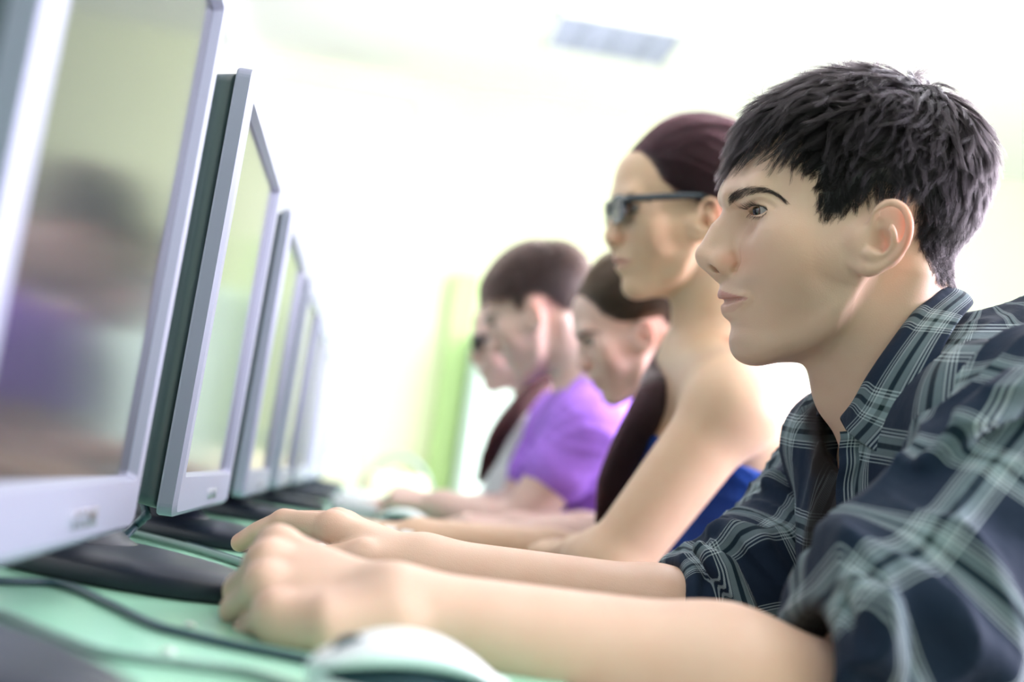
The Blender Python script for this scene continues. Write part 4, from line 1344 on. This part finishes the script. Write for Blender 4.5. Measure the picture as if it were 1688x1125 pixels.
# --- the plaid shirt: trunk, two sleeves with rolled cuffs, collar
def man_shirt():
    C0 = at(1625, 870, .93)
    fw, up_, lf = -RIGHT, UP, BACK
    # trunk
    M_ = np.stack([RIGHT, UP, BACK], 1)
    nb = HF.wor([hu(1500), hv(670), 0])
    P = [ellipsoid(at(1618, 905, .93), [.118, .175, .160], M_, k=.03),
         cone(LS + np.array([-.02, .03, -.005]), RS + np.array([.03, -.02, -.01]), .056, .054, k=.05),
         cone(at(1388, 745, 1.04), RS, .044, .050, k=.03), cone(at(1380, 730, .99), at(1470, 760, .98), .040, .06, k=.04),
         cone(nb + np.array([.055, 0, -.015]), at(1700, 720, .92), .050, .095, k=.05),
         cone(nb + np.array([.02, 0, -.03]), at(1560, 800, .93), .040, .080, k=.05),
         cone(at(1625, 960, .93), [.56, .90, .60], .125, .15, k=.05), cone([.56, .90, .60], [.63, .90, .50], .15, .165, k=.04)]
    # neck hole
    P.append(cone(HF.wor([hu(1405), hv(480), 0]), HF.wor([hu(1462), hv(700), 0]), .056, .048, op='sub', k=.006))
    # the unbuttoned front
    fr_ = J((1368, 700, .905), (1352, 760, .905), (1343, 850, .90), (1343, 930, .90), (1350, 1060, .90))
    P.append(chain(fr_, [.030, .024, .021, .020, .018], op='sub', k=.004))
    P.append(disp(lambda p: ripple(p, .0045, .09, 3, (1, 1, .45)), C0, .6))
    v, q = sdf_mesh(P, [.15, .55, .47], [.95, 1.35, 1.22], .0034)
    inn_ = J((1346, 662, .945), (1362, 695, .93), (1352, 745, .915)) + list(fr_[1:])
    loc = (v - C0) @ M_
    ang = np.arctan2(loc[:, 2], -loc[:, 0])
    inner = np.exp(-(seg_dist3(v, inn_) / .0290) ** 8)  # front opening and neckline darkened, shade painted into the cloth
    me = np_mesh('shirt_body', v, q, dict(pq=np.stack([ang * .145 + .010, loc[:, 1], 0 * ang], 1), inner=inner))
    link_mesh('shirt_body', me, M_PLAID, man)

    # sleeves
    for (S_, mid, E_, Cf, Wd, rr, name, vox, seed, amp) in (
            (LS, at(1615, 880, .715), at(1468, 1065, .680), at(1335, 1132, .655), LH['W'], (.064, .060, .066, .047), 'sleeve', .0024, 11, .011),
            (RS, at(1335, 850, 1.07), at(1260, 962, 1.00), at(1108, 1000, .955), RH['W'], (.058, .052, .060, .0350), 'sleeve', .0026, 5, .0065)):
        pts = catmull(np.array([S_, mid, E_, Cf]), 6); rad = np.interp(np.linspace(0, 1, len(pts)), np.linspace(0, 1, 4), rr)
        P = [chain(pts, rad, k=.01)]
        ax = Wd - Cf; ax /= np.linalg.norm(ax)
        near = name == 'sleeve' and seed == 11
        if near:
            P += [chain(J((1300, 1010, .645), (1345, 968, .655), (1400, 945, .665), (1450, 960, .67)), [.020, .022, .024, .03], k=.02),
                  ellipsoid(at(1500, 1040, .665), [.05, .045, .05], k=.03),
                  chain(J((1345, 985, .622), (1370, 1050, .612), (1420, 1120, .612)), [.008, .010, .008], k=.008),
                  chain(J((1400, 960, .625), (1450, 1010, .606), (1470, 1090, .604), (1480, 1150, .61)), [.008, .011, .011, .009], k=.009),
                  chain(J((1480, 950, .630), (1560, 1010, .618), (1620, 1080, .62), (1650, 1150, .63)), [.008, .012, .012, .01], k=.010),
                  chain(J((1430, 930, .66), (1540, 900, .65), (1640, 930, .652), (1740, 1000, .67)), [.010, .012, .012, .010], k=.012),
                  chain(J((1530, 760, .69), (1600, 700, .685), (1690, 640, .69)), [.008, .011, .012], k=.012)]
        else:
            P += [chain(J((1150, 905, .935), (1195, 940, .925), (1230, 1000, .92)), [.007, .010, .009], k=.008),
                  chain(J((1190, 875, .97), (1250, 900, .95), (1290, 960, .945)), [.012, .013, .010], k=.012),
                  chain(J((1270, 790, 1.02), (1300, 850, 1.00), (1330, 900, .99)), [.009, .011, .010], k=.012),
                  chain(J((1240, 850, 1.01), (1300, 880, .98)), [.010, .011], k=.012)]
        P.append(disp(lambda p, a=amp, sd=seed: ripple(p, a, .085, sd, (1, .8, 1)), E_, .5))
        # cut the cuff square, then a rolled hem round the opening
        cut = Cf + ax * .004
        P.append(Prim(lambda p, c=cut, a=ax: -(np.sum((c - p) * a, -1)), cut, 99, op='int', k=.004))
        t1 = np.cross(ax, [0, 0, 1]); t1 /= np.linalg.norm(t1); t2 = np.cross(t1, ax)
        rc = rr[3]
        for off, tr, rad_ in ((.000, .0050, rc * 1.0), (.016, .0062, rc * 1.05), (.034, .0055, rc * 1.09)):
            ring = [Cf - ax * off + (t1 * math.cos(a) + t2 * math.sin(a)) * rad_ * (1 + .05 * math.sin(3 * a + off * 90)) + ax * .003 * math.sin(2 * a + 1) for a in np.linspace(0, 2 * PI, 25)]
            P.append(chain(ring, tr, k=.005))
        P.append(cone(cut + ax * .03, Cf - ax * .022, rc * .84, rc * .76, op='sub', k=.003))
        allp = np.vstack([pts, [Cf]])
        v, q = sdf_mesh(P, allp.min(0) - .10, allp.max(0) + .10, vox)
        # pattern: along the upper arm, or along the forearm beyond the elbow
        s1, th1, _ = axis_coords(v, S_, E_, UP * 1.0 + BACK * .4); s2, th2, _ = axis_coords(v, E_, Cf, UP * 1.0 + BACK * .4)
        LL = np.linalg.norm(E_ - S_)
        w = sstep(-.01, .02, s2)
        pq = np.stack([np.where(w > .5, LL + s2, s1), np.where(w > .5, th2, th1) * .056 + .012, 0 * s1], 1)
        # smooth along the elbow
        pq[:, 0] = s1 * (1 - w) + (LL + s2) * w; pq[:, 1] = ((th1 * (1 - w) + th2 * w) * .056 + .012)
        inn = np.exp(-((np.linalg.norm(np.cross(v - Cf, ax), axis=1) / (rc * .93)) ** 12)) * (np.sum((v - Cf) * ax, 1) > -.04)  # hollow of the cuff takes the same painted shade
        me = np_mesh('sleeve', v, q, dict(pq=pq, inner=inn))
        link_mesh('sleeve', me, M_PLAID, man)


def seg_dist3(v, P_):
    return chain(np.asarray(P_), 0.0).fn(v)


def man_collar():
    """Stand and fall of the collar as one folded sheet with thickness; rows run from the stand's foot over the fold to the outer edge."""
    fold = np.array([hp(1384, 690, .024), hp(1404, 664, .045), hp(1428, 622, .057), hp(1462, 572, .060), hp(1505, 515, .049), hp(1546, 476, .020)])
    outer = np.array([hp(1464, 752, .086), hp(1500, 700, .098), hp(1527, 636, .100), hp(1553, 576, .092), hp(1577, 528, .068), hp(1594, 500, .024)])
    foot = np.array([hp(1396, 712, .018), hp(1420, 700, .034), hp(1448, 655, .048), hp(1482, 600, .052), hp(1520, 545, .042), hp(1560, 505, .018)])
    def full(A):
        B = np.vstack([A, A[::-1] * np.array([1, 1, -1])]); return catmull(B, 8)
    Fo, Ou, Ft = full(fold), full(outer), full(foot)
    rows = []; n = len(Fo)
    ctr = np.array([hu(1440), hv(600), 0])
    for t in np.linspace(0, 1, 8)[:-1]:
        rows.append(Ft * (1 - t) + Fo * t)
    nrm = Fo - ctr; nrm[:, 1] *= .2; nrm /= np.linalg.norm(nrm, axis=1, keepdims=True)
    for t in np.linspace(0, 1, 18):
        P = Fo * (1 - t) + Ou * t + nrm * (.0035 * math.sin(PI * min(1, t * 3) * .5) + .004 * math.sin(PI * t))
        P[:, 1] += .0028 * math.sin(PI * min(t * 4, 1)) * (1 if t < .25 else 0)
        wob = .0012 * np.sin(np.linspace(0, 26, n) + t * 4) * t
        rows.append(P + nrm * wob[:, None])
    R_ = np.array(rows); nr = len(R_)
    V_ = HF.wor(R_.reshape(-1, 3))
    i, j = np.meshgrid(np.arange(nr - 1), np.arange(n - 1), indexing='ij')
    Fq = np.stack([i * n + j, i * n + j + 1, (i + 1) * n + j + 1, (i + 1) * n + j], -1).reshape(-1, 4)
    sl = np.concatenate([[0], np.cumsum(np.linalg.norm(np.diff(Fo, axis=0), axis=1))])
    tt = np.concatenate([[0], np.cumsum(np.linalg.norm(np.diff(R_[:, n // 4], axis=0), axis=1))])
    pq = np.stack([np.repeat(tt, n) - .023, np.tile(sl, nr) - .03, np.zeros(nr * n)], 1)
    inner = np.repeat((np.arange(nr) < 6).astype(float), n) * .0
    far = (R_.reshape(-1, 3)[:, 2] < -.012) & (np.repeat(np.arange(nr), n) < 10)  # inside of the far collar gets the painted shade too
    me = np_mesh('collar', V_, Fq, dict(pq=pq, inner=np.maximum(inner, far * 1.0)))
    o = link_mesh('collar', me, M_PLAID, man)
    sd = o.modifiers.new('thickness', 'SOLIDIFY'); sd.thickness = .0016; sd.offset = 0
    ss = o.modifiers.new('smooth', 'SUBSURF'); ss.levels = 1; ss.render_levels = 1
    # near front edge: the placket strip
    for k, pl in enumerate((J((1384, 712, .872), (1384, 745, .868), (1380, 790, .864), (1377, 850, .858), (1374, 930, .854), (1376, 1010, .852), (1384, 1090, .852)),)):
        c = catmull(pl, 6); m_ = len(c); wd = .040 if k == 0 else .020
        rows = []
        for t in np.linspace(0, 1, 7):
            wv = .0022 * np.sin(np.arange(m_) * .8 + t * 2) * (1 - k)
            rows.append(c + RIGHT * wd * (t if k == 0 else -t) + BACK * (wv[:, None] + (.010 * t if k == 0 else -.010 * t)) + UP * .001 * math.sin(t * 6))
        R_ = np.array(rows).reshape(-1, 3)
        i, j = np.meshgrid(np.arange(6), np.arange(m_ - 1), indexing='ij')
        Fq = np.stack([i * m_ + j, i * m_ + j + 1, (i + 1) * m_ + j + 1, (i + 1) * m_ + j], -1).reshape(-1, 4)
        sl = np.concatenate([[0], np.cumsum(np.linalg.norm(np.diff(c, axis=0), axis=1))])
        pq = np.stack([np.repeat(np.linspace(0, 1, 7) * wd, m_) + .008, np.tile(sl, 7), np.zeros(7 * m_)], 1)
        o = link_mesh('placket', np_mesh('placket', R_, Fq, dict(pq=pq, inner=np.zeros(len(R_)))), M_PLAID, man)
        sd = o.modifiers.new('thickness', 'SOLIDIFY'); sd.thickness = .0016


man_shirt(); man_collar()
print('shirt', time.time() - T0)


# ------------------------------------------------------------------ the other pupils
FEMALE = dict(MALE)
FEMALE.update(prof=[(1330, 146), (1284, 163), (1247, 188), (1222, 220), (1207, 250), (1199, 280), (1195, 305), (1196, 325), (1200, 345), (1204, 362), (1206, 385),
                    (1207, 407), (1206, 425), (1203, 440), (1196, 455), (1188, 468), (1186, 477), (1187, 489), (1193, 497), (1191, 511), (1193, 520),
                    (1202, 532), (1206, 545), (1206, 558), (1210, 573), (1217, 586), (1228, 598), (1246, 612)],
              W=[(140, .064), (250, .067), (320, .068), (400, .066), (450, .061), (490, .0525), (540, .046), (600, .040)],
              nose=.55, lips=1.12, jaw=1.0, brow=.75)
FHAIR = [(1205, 205), (1225, 192), (1258, 208), (1280, 245), (1296, 288), (1330, 326), (1385, 350), (1420, 345), (1450, 328), (1475, 362), (1500, 430), (1530, 480), (1680, 480), (1680, 60), (1150, 60), (1150, 205)]
BHAIR = [(1207, 262), (1230, 252), (1275, 262), (1300, 290), (1340, 310), (1352, 352), (1385, 352), (1400, 326), (1442, 338), (1466, 365), (1480, 400), (1500, 430), (1560, 450), (1680, 440), (1680, 60), (1150, 60), (1150, 262)]
NOSE = np.array([hu(1148), hv(424), 0])


def frame_at(u, v, Z, pitch=0, yaw=0, k=1.0, roll=0):
    """A head whose nose tip is at that point; pitch lowers the face, yaw turns it towards the near side."""
    a, b, c = RIGHT, UP, BACK
    def rot(x, y, t): t = math.radians(t); return x * math.cos(t) + y * math.sin(t), -x * math.sin(t) + y * math.cos(t)
    a, c = rot(a, -c, yaw); c = -c
    a, b = rot(a, b, pitch)
    b, c = rot(b, c, roll)
    A = np.stack([a, b, c], 1)
    return Frame(at(u, v, Z) - k * A @ NOSE, A, k)


def unit(v): v = np.asarray(v, float); return v / np.linalg.norm(v)


M_SKIN_W = skin_material('skin_warm', (.64, .44, .29))
M_SKIN_P = skin_material('skin_pink', (.70, .50, .42))
M_HAIR_R = hair_material('hair_burgundy', (.017, .0065, .008), .35)
M_HAIR_B = hair_material('hair_brown', (.036, .024, .015), .35)
M_HAIR_C = hair_material('hair_short_brown', (.040, .026, .022), .35)
M_HAIR_D = hair_material('hair_dark_red', (.030, .008, .008), .35)
f_head = lambda p: field_eval(FPR, p[None])[0]
FPR = head_prims(FEMALE) + neck_prims()


def pupil_body(root, fr, sp, mat, hair, arms, trunk, vox=.0024, extra=()):
    hps = head_prims(sp) + ear_prims(1) + ear_prims(-1)
    P = fr.put(hps) + fr.put(neck_prims())
    parts = [sdf_mesh(P + trunk, fr.O - .24 * fr.k, fr.O + .26 * fr.k, vox)]
    nh = len(parts[0][0])
    for E_, H, re, S_, rs in arms:
        ap = hand_prims(H, .93) + arm_prims(E_, H, re, re * .60, .006) + [cone(S_, E_, rs, re * .95, k=.02)]
        pts = np.concatenate([[H['W'], E_, S_]] + [np.array(f) for f in H['F']] + [np.array(H['T'])])
        parts.append((ap, pts))
    # limbs and trunk as one surface
    allp = []; lo = []; hi = []
    for ap, pts in parts[1:]: allp += ap; lo.append(pts.min(0) - .08); hi.append(pts.max(0) + .08)
    allp = trunk + fr.put(neck_prims()) + allp
    lo.append(np.array([root.location.x - .45, root.location.y - .32, .40])); hi.append(np.array([root.location.x + .35, root.location.y + .32, 1.12]))
    body = sdf_mesh(allp, np.min(lo, 0), np.max(hi, 0), .0036)
    V_, Q_ = join_meshes([parts[0], body])
    at_ = skin_attrs(parts[0][0], fr, hair, stub=.5 if sp is MALE else 0)
    at_ = {k: np.concatenate([v, np.zeros(len(V_) - nh)]) for k, v in at_.items()}
    me = np_mesh('body', V_, Q_, at_)
    o = link_mesh('body', me, mat, root)
    for s in (-1, 1): eyeball(root, fr, [hu(1255), hv(354), s * .0315], [-1, -.25, .05])
    return parts[0][0], allp


def pulled_hair(fr, parent, Vh, poly, mat, tie, n=9000, lift=.006, radius=.00028, name='hair'):
    L = fr.loc(Vh); U = L[:, 0] / HS + 1400; Vv = 400 - L[:, 1] / HS
    ok = np.nonzero(in_poly(U, Vv, poly) & (np.linalg.norm(L, axis=1) < .22) & ((np.abs(L[:, 2]) < .0665) | (U < 1405) | (U > 1478) | (Vv < 335)))[0]
    r0 = L[rng.choice(ok, n)]; tie = np.asarray(tie, float)
    ln = np.linalg.norm(r0 - tie, axis=1) * 1.15
    an_ = np.arctan2(r0[:, 1] - tie[1], r0[:, 2]); lift = lift * (1 + .16 * np.sin(an_ * 26) + .10 * np.sin(an_ * 61 + 1)) * rng.uniform(.85, 1.12, n)
    G = grow(f_head, r0, lambda p: (tie - p) / (np.linalg.norm(tie - p, axis=-1, keepdims=True) + .004), ln, lambda s: lift * min(1, s * 3), n=12, jitter=.05)
    G = G + rng.normal(0, .0008, (n, 1, 3)) * np.linspace(0, 1, 12)[None, :, None]
    strands(name, fr.wor(G), parent, mat, np.full(n, radius), .8)


def tail(parent, path, rad, mat, n=1600, radius=.00035, seed=4, name='ponytail'):
    r = np.random.default_rng(seed); c = catmull(path, 5); m_ = len(c)
    rr = np.interp(np.linspace(0, 1, m_), np.linspace(0, 1, len(rad)), rad)
    T = np.gradient(c, axis=0); T /= np.linalg.norm(T, axis=1, keepdims=True)
    a = np.cross(T, [0.3, .9, .1]); a /= np.linalg.norm(a, axis=1, keepdims=True); b = np.cross(T, a)
    th = r.uniform(0, 2 * PI, n); q = np.sqrt(r.random(n))
    ph = r.uniform(0, 6, n)
    s = np.linspace(0, 1, m_)
    qq = q[:, None] * (1 + .12 * np.sin(ph[:, None] + s[None] * 9)); tt = th[:, None] + .25 * np.sin(ph[:, None] * 1.7 + s[None] * 5)
    P = c[None] + (rr[None] * qq * np.cos(tt))[..., None] * a[None] + (rr[None] * qq * np.sin(tt))[..., None] * b[None]
    strands(name, P, parent, mat, np.full(n, radius), .4)


def garment(name, parent, P, lo, hi, mat, vox=.0036, amp=.004, seed=1, wl=.09):
    c = (np.asarray(lo) + np.asarray(hi)) / 2
    P = P + [disp(lambda p: ripple(p, amp, wl, seed), c, 1.0)]
    v, q = sdf_mesh(P, lo, hi, vox)
    return link_mesh(name, np_mesh(name, v, q), mat, parent)


def grown(prims, t):
    return [Prim((lambda p, f=q.fn: f(p) - t), q.c, q.r + t, op=q.op, k=q.k) for q in prims]


def legs(root, hip, name, mat):
    """Thighs on the seat and shins down to the floor, one garment."""
    P = []
    for s in (-1, 1):
        h = hip + np.array([0, s * .09, 0]); kn = np.array([hip[0] - .42, hip[1] + s * .11, .50]); an = np.array([kn[0] + .02, kn[1], .09])
        P += [cone(h, kn, .085, .058, k=.03), cone(kn, an, .056, .042, k=.02), cone(an, an + np.array([-.14, 0, -.045]), .042, .034, k=.02)]
    P.append(ellipsoid(hip + np.array([.02, 0, .03]), [.13, .18, .11], k=.04))
    v, q = sdf_mesh(P, [hip[0] - .75, hip[1] - .3, -.02], [hip[0] + .3, hip[1] + .3, .75], .009)
    v[:, 2] = np.maximum(v[:, 2], .004)
    link_mesh(name, np_mesh(name, v, q), mat, root)


# ---- woman with glasses
W_FR = frame_at(988, 392, 1.46, pitch=4, yaw=5, k=.955)
woman = empty('person', (.47, 1.33, .02), label='bare-shouldered woman in glasses and a strapless blue top, second person from the camera', cat='person')
wS = at(1205, 672, 1.33); wE = at(1000, 945, 1.30); wS2 = at(1125, 650, 1.66); wE2 = at(1000, 935, 1.62)
wd = unit(at(862, 922, 1.44) - at(1000, 945, 1.30))
wHl = hand_pose(at(960, 918, 1.395), unit(at(880, 905, 1.50) - at(960, 918, 1.395)), [0, -.2, 1], 1, (.35, .5, .3), .90)
wHr = hand_pose(at(690, 888, 1.52), unit(at(570, 872, 1.52) - at(690, 888, 1.52)), [-.1, -.25, 1], -1, (.30, .25, .15), .90, .12)
w_trunk = [ellipsoid(at(1200, 740, 1.50), [.092, .130, .15], k=.03), ellipsoid(at(1230, 900, 1.50), [.10, .125, .19], k=.04),
           cone(W_FR.wor([hu(1490), hv(640), 0]), at(1180, 700, 1.50), .040, .070, k=.03),
           cone(wS, wS2, .046, .044, k=.05), cone(at(1215, 660, 1.36), at(1150, 590, 1.50), .040, .032, k=.05),
           ellipsoid(at(1120, 745, 1.44), [.05, .05, .055], k=.03), ellipsoid(at(1105, 745, 1.56), [.05, .05, .055], k=.03),
           cone(at(1230, 900, 1.50), [.47, 1.33, .56], .10, .13, k=.05)]
Vh, wall = pupil_body(woman, W_FR, FEMALE, M_SKIN_W, FHAIR, [(wE, wHl, .036, wS, .043), (wE2, wHr, .034, wS2, .040)], w_trunk)
tie = np.array([hu(1600), hv(400), 0])
pulled_hair(W_FR, woman, Vh, FHAIR, M_HAIR_R, tie, n=12000, lift=.012)
tp = [W_FR.wor([hu(1590), hv(400), -.005]), W_FR.wor([hu(1580), hv(470), -.045]), at(1105, 590, 1.52), at(1075, 660, 1.42), at(1035, 740, 1.41), at(1008, 800, 1.42), at(988, 862, 1.44)]
tail(woman, tp, [.012, .017, .017, .018, .018, .015, .005], M_HAIR_R, n=2200)
M_BLUE = cloth_material('satin_blue', plaid=False, color=(.02, .07, .34)); pset(M_BLUE.node_tree.nodes['Principled BSDF'], rough=.45)
Ptop = grown(w_trunk, .005)
n_up = unit(UP + RIGHT * .32)
Ptop.append(Prim(lambda p, c=at(1180, 745, 1.50): np.sum((p - c) * n_up, -1), [0, 0, 0], 99, op='int', k=.004))
garment('strapless_top', woman, Ptop, [.1, 1.1, .45], [.75, 1.65, 1.1], M_BLUE, amp=.0035, seed=4, wl=.06)
legs(woman, np.array([.47, 1.33, .52]), 'trousers', M_JEANS)


def glasses(fr, parent, mat, lensmat, dk=1.0):
    root = empty('glasses', fr.wor([0, 0, 0]))
    root.parent = parent; root.matrix_parent_inverse = parent_world(parent).inverted()
    mb = MB()
    for s in (-1, 1):
        ring = []
        for a in np.linspace(0, 2 * PI, 33):
            x = math.copysign(abs(math.cos(a)) ** .55, math.cos(a)); y = math.copysign(abs(math.sin(a)) ** .55, math.sin(a))
            cc = .034 + .026 * x
            ring.append(fr.wor([hu(1186) + .004 * (cc / .06) ** 2 * 1.0, hv(357) + .0150 * y, s * cc]))
        mb.tube(ring, .0021 * dk, 8, cap=False)
        mb.tube([fr.wor([hu(1186) + .004, hv(337), s * .058]), fr.wor([hu(1186) + .016, hv(338), s * .069])], .0036 * dk, 8)
        T = [fr.wor([hu(1186) + .016, hv(338), s * .069]), fr.wor([hu(1300), hv(340), s * .0755]), fr.wor([hu(1400), hv(343), s * .0775]), fr.wor([hu(1470), hv(348), s * .0750]), fr.wor([hu(1495), hv(375), s * .0735])]
        mb.tube(catmull(T, 4), .0042 * dk, 8)
    mb.tube([fr.wor([hu(1183), hv(348), -.010]), fr.wor([hu(1179), hv(346), 0]), fr.wor([hu(1183), hv(348), .010])], .0018, 8)
    mb.build('frame', mat, root, smooth=True)
    for s in (-1, 1):
        mb = MB(); lens = []
        for off in (0, .0016):
            lens.append([fr.wor([hu(1186) + .004 * ((.034 + .026 * math.cos(a)) / .06) ** 2 + off, hv(357) + .0145 * math.sin(a), s * (.034 + .0255 * math.cos(a))]) for a in np.linspace(0, 2 * PI, 25)[:-1]])
        mb.loft(lens).build('lens', lensmat, root)
    tag(root, None); return root


M_SPEC = simple_mat('spectacle_acetate', (.012, .025, .035), .25, coat=.5)
M_LENS, nt, b = new_mat('lens_glass'); pset(b, color=(1, 1, 1), rough=.02, trans=1.0, ior=1.45)
gw = glasses(W_FR, woman, M_SPEC, M_LENS)
print('woman', time.time() - T0)

# ---- girl with brown hair, head bent
G_FR = frame_at(946, 606, 1.80, pitch=21, yaw=-2, k=.93)
girl = empty('person', (.50, 1.80, .02), label='girl with brown tied-back hair, head bent low, behind the woman in glasses', cat='person')
gS = at(1150, 790, 1.68); gE = at(985, 905, 1.64); gS2 = at(1130, 760, 1.93); gE2 = at(1010, 890, 1.93)
gHl = hand_pose(at(800, 893, 1.66), unit([-1, .15, -.02]), [0, -.2, 1], 1, (.3, .4, .3), .88)
gHr = hand_pose(at(850, 872, 1.92), unit([-1, 0, -.02]), [0, -.2, 1], -1, (.3, .4, .3), .88)
g_trunk = [ellipsoid(at(1170, 850, 1.80), [.10, .130, .20], k=.03), cone(G_FR.wor([hu(1490), hv(640), 0]), at(1165, 770, 1.81), .040, .07, k=.03),
           cone(gS, gS2, .05, .05, k=.05), cone(at(1170, 880, 1.80), [.50, 1.76, .56], .10, .13, k=.05)]
Vh, gall = pupil_body(girl, G_FR, FEMALE, M_SKIN_P, FHAIR, [(gE, gHl, .034, gS, .040), (gE2, gHr, .034, gS2, .040)], g_trunk, vox=.003)
pulled_hair(G_FR, girl, Vh, FHAIR, M_HAIR_B, np.array([hu(1600), hv(330), 0]), n=9000, lift=.014, radius=.0004)
tail(girl, [G_FR.wor([hu(1590), hv(330), 0]), G_FR.wor([hu(1640), hv(360), .01]), G_FR.wor([hu(1650), hv(440), .012]), G_FR.wor([hu(1620), hv(520), .01])], [.013, .018, .016, .006], M_HAIR_B, n=900)
M_GREY = cloth_material('grey_jersey', plaid=False, color=(.16, .17, .20))
garment('t_shirt', girl, grown(g_trunk, .006) + [cone(gS, gS * .55 + gE * .45, .052, .050, k=.02), cone(gS2, gS2 * .55 + gE2 * .45, .052, .050, k=.02)],
        [.12, 1.5, .45], [.8, 2.15, 1.12], M_GREY, vox=.006, seed=6)
legs(girl, np.array([.50, 1.76, .52]), 'trousers', M_JEANS)

# ---- boy in purple
B_FR = frame_at(806, 576, 2.20, pitch=24, yaw=-16, k=1.04)
boy = empty('person', (.47, 2.19, .02), label='boy with cropped brown hair in a purple T-shirt, looking down at the desk', cat='person')
bS = at(968, 706, 2.06); bE = at(846, 884, 2.03); bS2 = at(930, 700, 2.42); bE2 = at(840, 860, 2.38)
bHl = hand_pose(at(730, 836, 2.08), unit(at(640, 815, 2.12) - at(730, 836, 2.08)), [.1, -.3, 1], 1, (.75, .9, .6), 1.0)
bHr = hand_pose(at(720, 838, 2.38), unit([-1, -.05, 0]), [0, -.2, 1], -1, (.3, .5, .3), 1.0)
b_trunk = [ellipsoid(at(1012, 800, 2.20), [.105, .160, .20], k=.03), cone(B_FR.wor([hu(1500), hv(690), 0]), at(985, 730, 2.22), .048, .08, k=.03),
           cone(bS, bS2, .055, .055, k=.06), cone(at(1015, 800, 2.20), [.47, 2.19, .56], .11, .14, k=.05)]
Vh, ball = pupil_body(boy, B_FR, MALE, M_SKIN_P, BHAIR, [(bE, bHl, .040, bS, .046), (bE2, bHr, .040, bS2, .046)], b_trunk, vox=.003)
L = B_FR.loc(Vh); U = L[:, 0] / HS + 1400; Vv = 400 - L[:, 1] / HS
ok = np.nonzero(in_poly(U, Vv, BHAIR) & ((np.abs(L[:, 2]) < .0665) | (U < 1405) | (U > 1478) | (Vv < 335)))[0]
r0 = L[rng.choice(ok, 9000)]; crn = np.array([hu(1532), hv(150), 0])
side = sstep(210, 330, 400 - r0[:, 1] / HS)
G_ = grow(head_f, r0, lambda p: (p - crn) / (np.linalg.norm(p - crn, axis=-1, keepdims=True) + .01) + np.array([0, -.4, 0]), .022 - .012 * side, .011 - .007 * side, n=7, jitter=.3)
strands('hair', B_FR.wor(G_), boy, M_HAIR_C, np.full(len(G_), .00035), .5)
M_PURPLE = cloth_material('purple_jersey', plaid=False, color=(.42, .20, .80))
garment('t_shirt', boy, grown(b_trunk, .007) + [cone(bS, bS * .62 + bE * .38, .060, .058, k=.02), cone(bS2, bS2 * .5 + bE2 * .5, .062, .056, k=.03),
        cone(B_FR.wor([hu(1440), hv(560), 0]), B_FR.wor([hu(1490), hv(700), 0]), .050, .052, op='sub', k=.006)],
        [.05, 1.90, .45], [.8, 2.58, 1.15], M_PURPLE, vox=.005, seed=9, amp=.006)
legs(boy, np.array([.47, 2.19, .52]), 'trousers', M_JEANS)

# ---- girl with dark glasses at the far end
D_FR = frame_at(771, 592, 2.62, pitch=10, yaw=0, k=.995)
far = empty('person', (.46, 2.64, .02), label='girl in black glasses with a dark red ponytail and pale top, farthest in the row', cat='person')
dS = at(880, 740, 2.50); dE = at(830, 866, 2.48); dS2 = at(860, 730, 2.84); dE2 = at(810, 850, 2.78)
dHl = hand_pose(at(725, 844, 2.52), unit([-1, .1, .0]), [0, -.2, 1], 1, (.3, .4, .3), .9)
dHr = hand_pose(at(720, 836, 2.76), unit([-1, 0, .0]), [0, -.2, 1], -1, (.3, .4, .3), .9)
d_trunk = [ellipsoid(at(893, 790, 2.63), [.10, .140, .19], k=.03), cone(D_FR.wor([hu(1490), hv(640), 0]), at(880, 720, 2.63), .040, .07, k=.03),
           cone(dS, dS2, .05, .05, k=.05), cone(at(895, 800, 2.63), [.46, 2.64, .56], .10, .13, k=.05)]
Vh, dall = pupil_body(far, D_FR, FEMALE, M_SKIN_P, FHAIR, [(dE, dHl, .034, dS, .040), (dE2, dHr, .034, dS2, .040)], d_trunk, vox=.0034)
pulled_hair(D_FR, far, Vh, FHAIR, M_HAIR_D, np.array([hu(1590), hv(420), .0]), n=5000, lift=.013, radius=.0005)
tail(far, [D_FR.wor([hu(1590), hv(420), 0]), D_FR.wor([hu(1560), hv(520), .05]), at(858, 668, 2.47), at(826, 712, 2.43), at(806, 755, 2.43), at(790, 795, 2.44)], [.012, .018, .018, .018, .016, .006], M_HAIR_D, n=1300, radius=.0005)
M_PALE = cloth_material('pale_jersey', plaid=False, color=(.80, .84, .86))
garment('top', far, grown(d_trunk, .006) + [cone(dS, dS * .1 + dE * .9, .050, .042, k=.02), cone(dS2, dS2 * .1 + dE2 * .9, .05, .042, k=.02)],
        [.05, 2.25, .45], [.75, 3.0, 1.1], M_PALE, vox=.006, seed=12)
legs(far, np.array([.46, 2.64, .52]), 'trousers', M_JEANS)
gd = glasses(D_FR, far, simple_mat('black_acetate', (.008, .008, .010), .25, coat=.4), M_LENS, 1.7)
legs(man, np.array([.60, .90, .52]), 'jeans', M_JEANS)
print('pupils', time.time() - T0)
for fr_, o_ in ((W_FR, woman), (G_FR, girl), (B_FR, boy), (D_FR, far)):
    for s in (1, -1): brow_and_lashes(fr_, o_, FPR, M_BROW, s, r=.00014, nb=260)
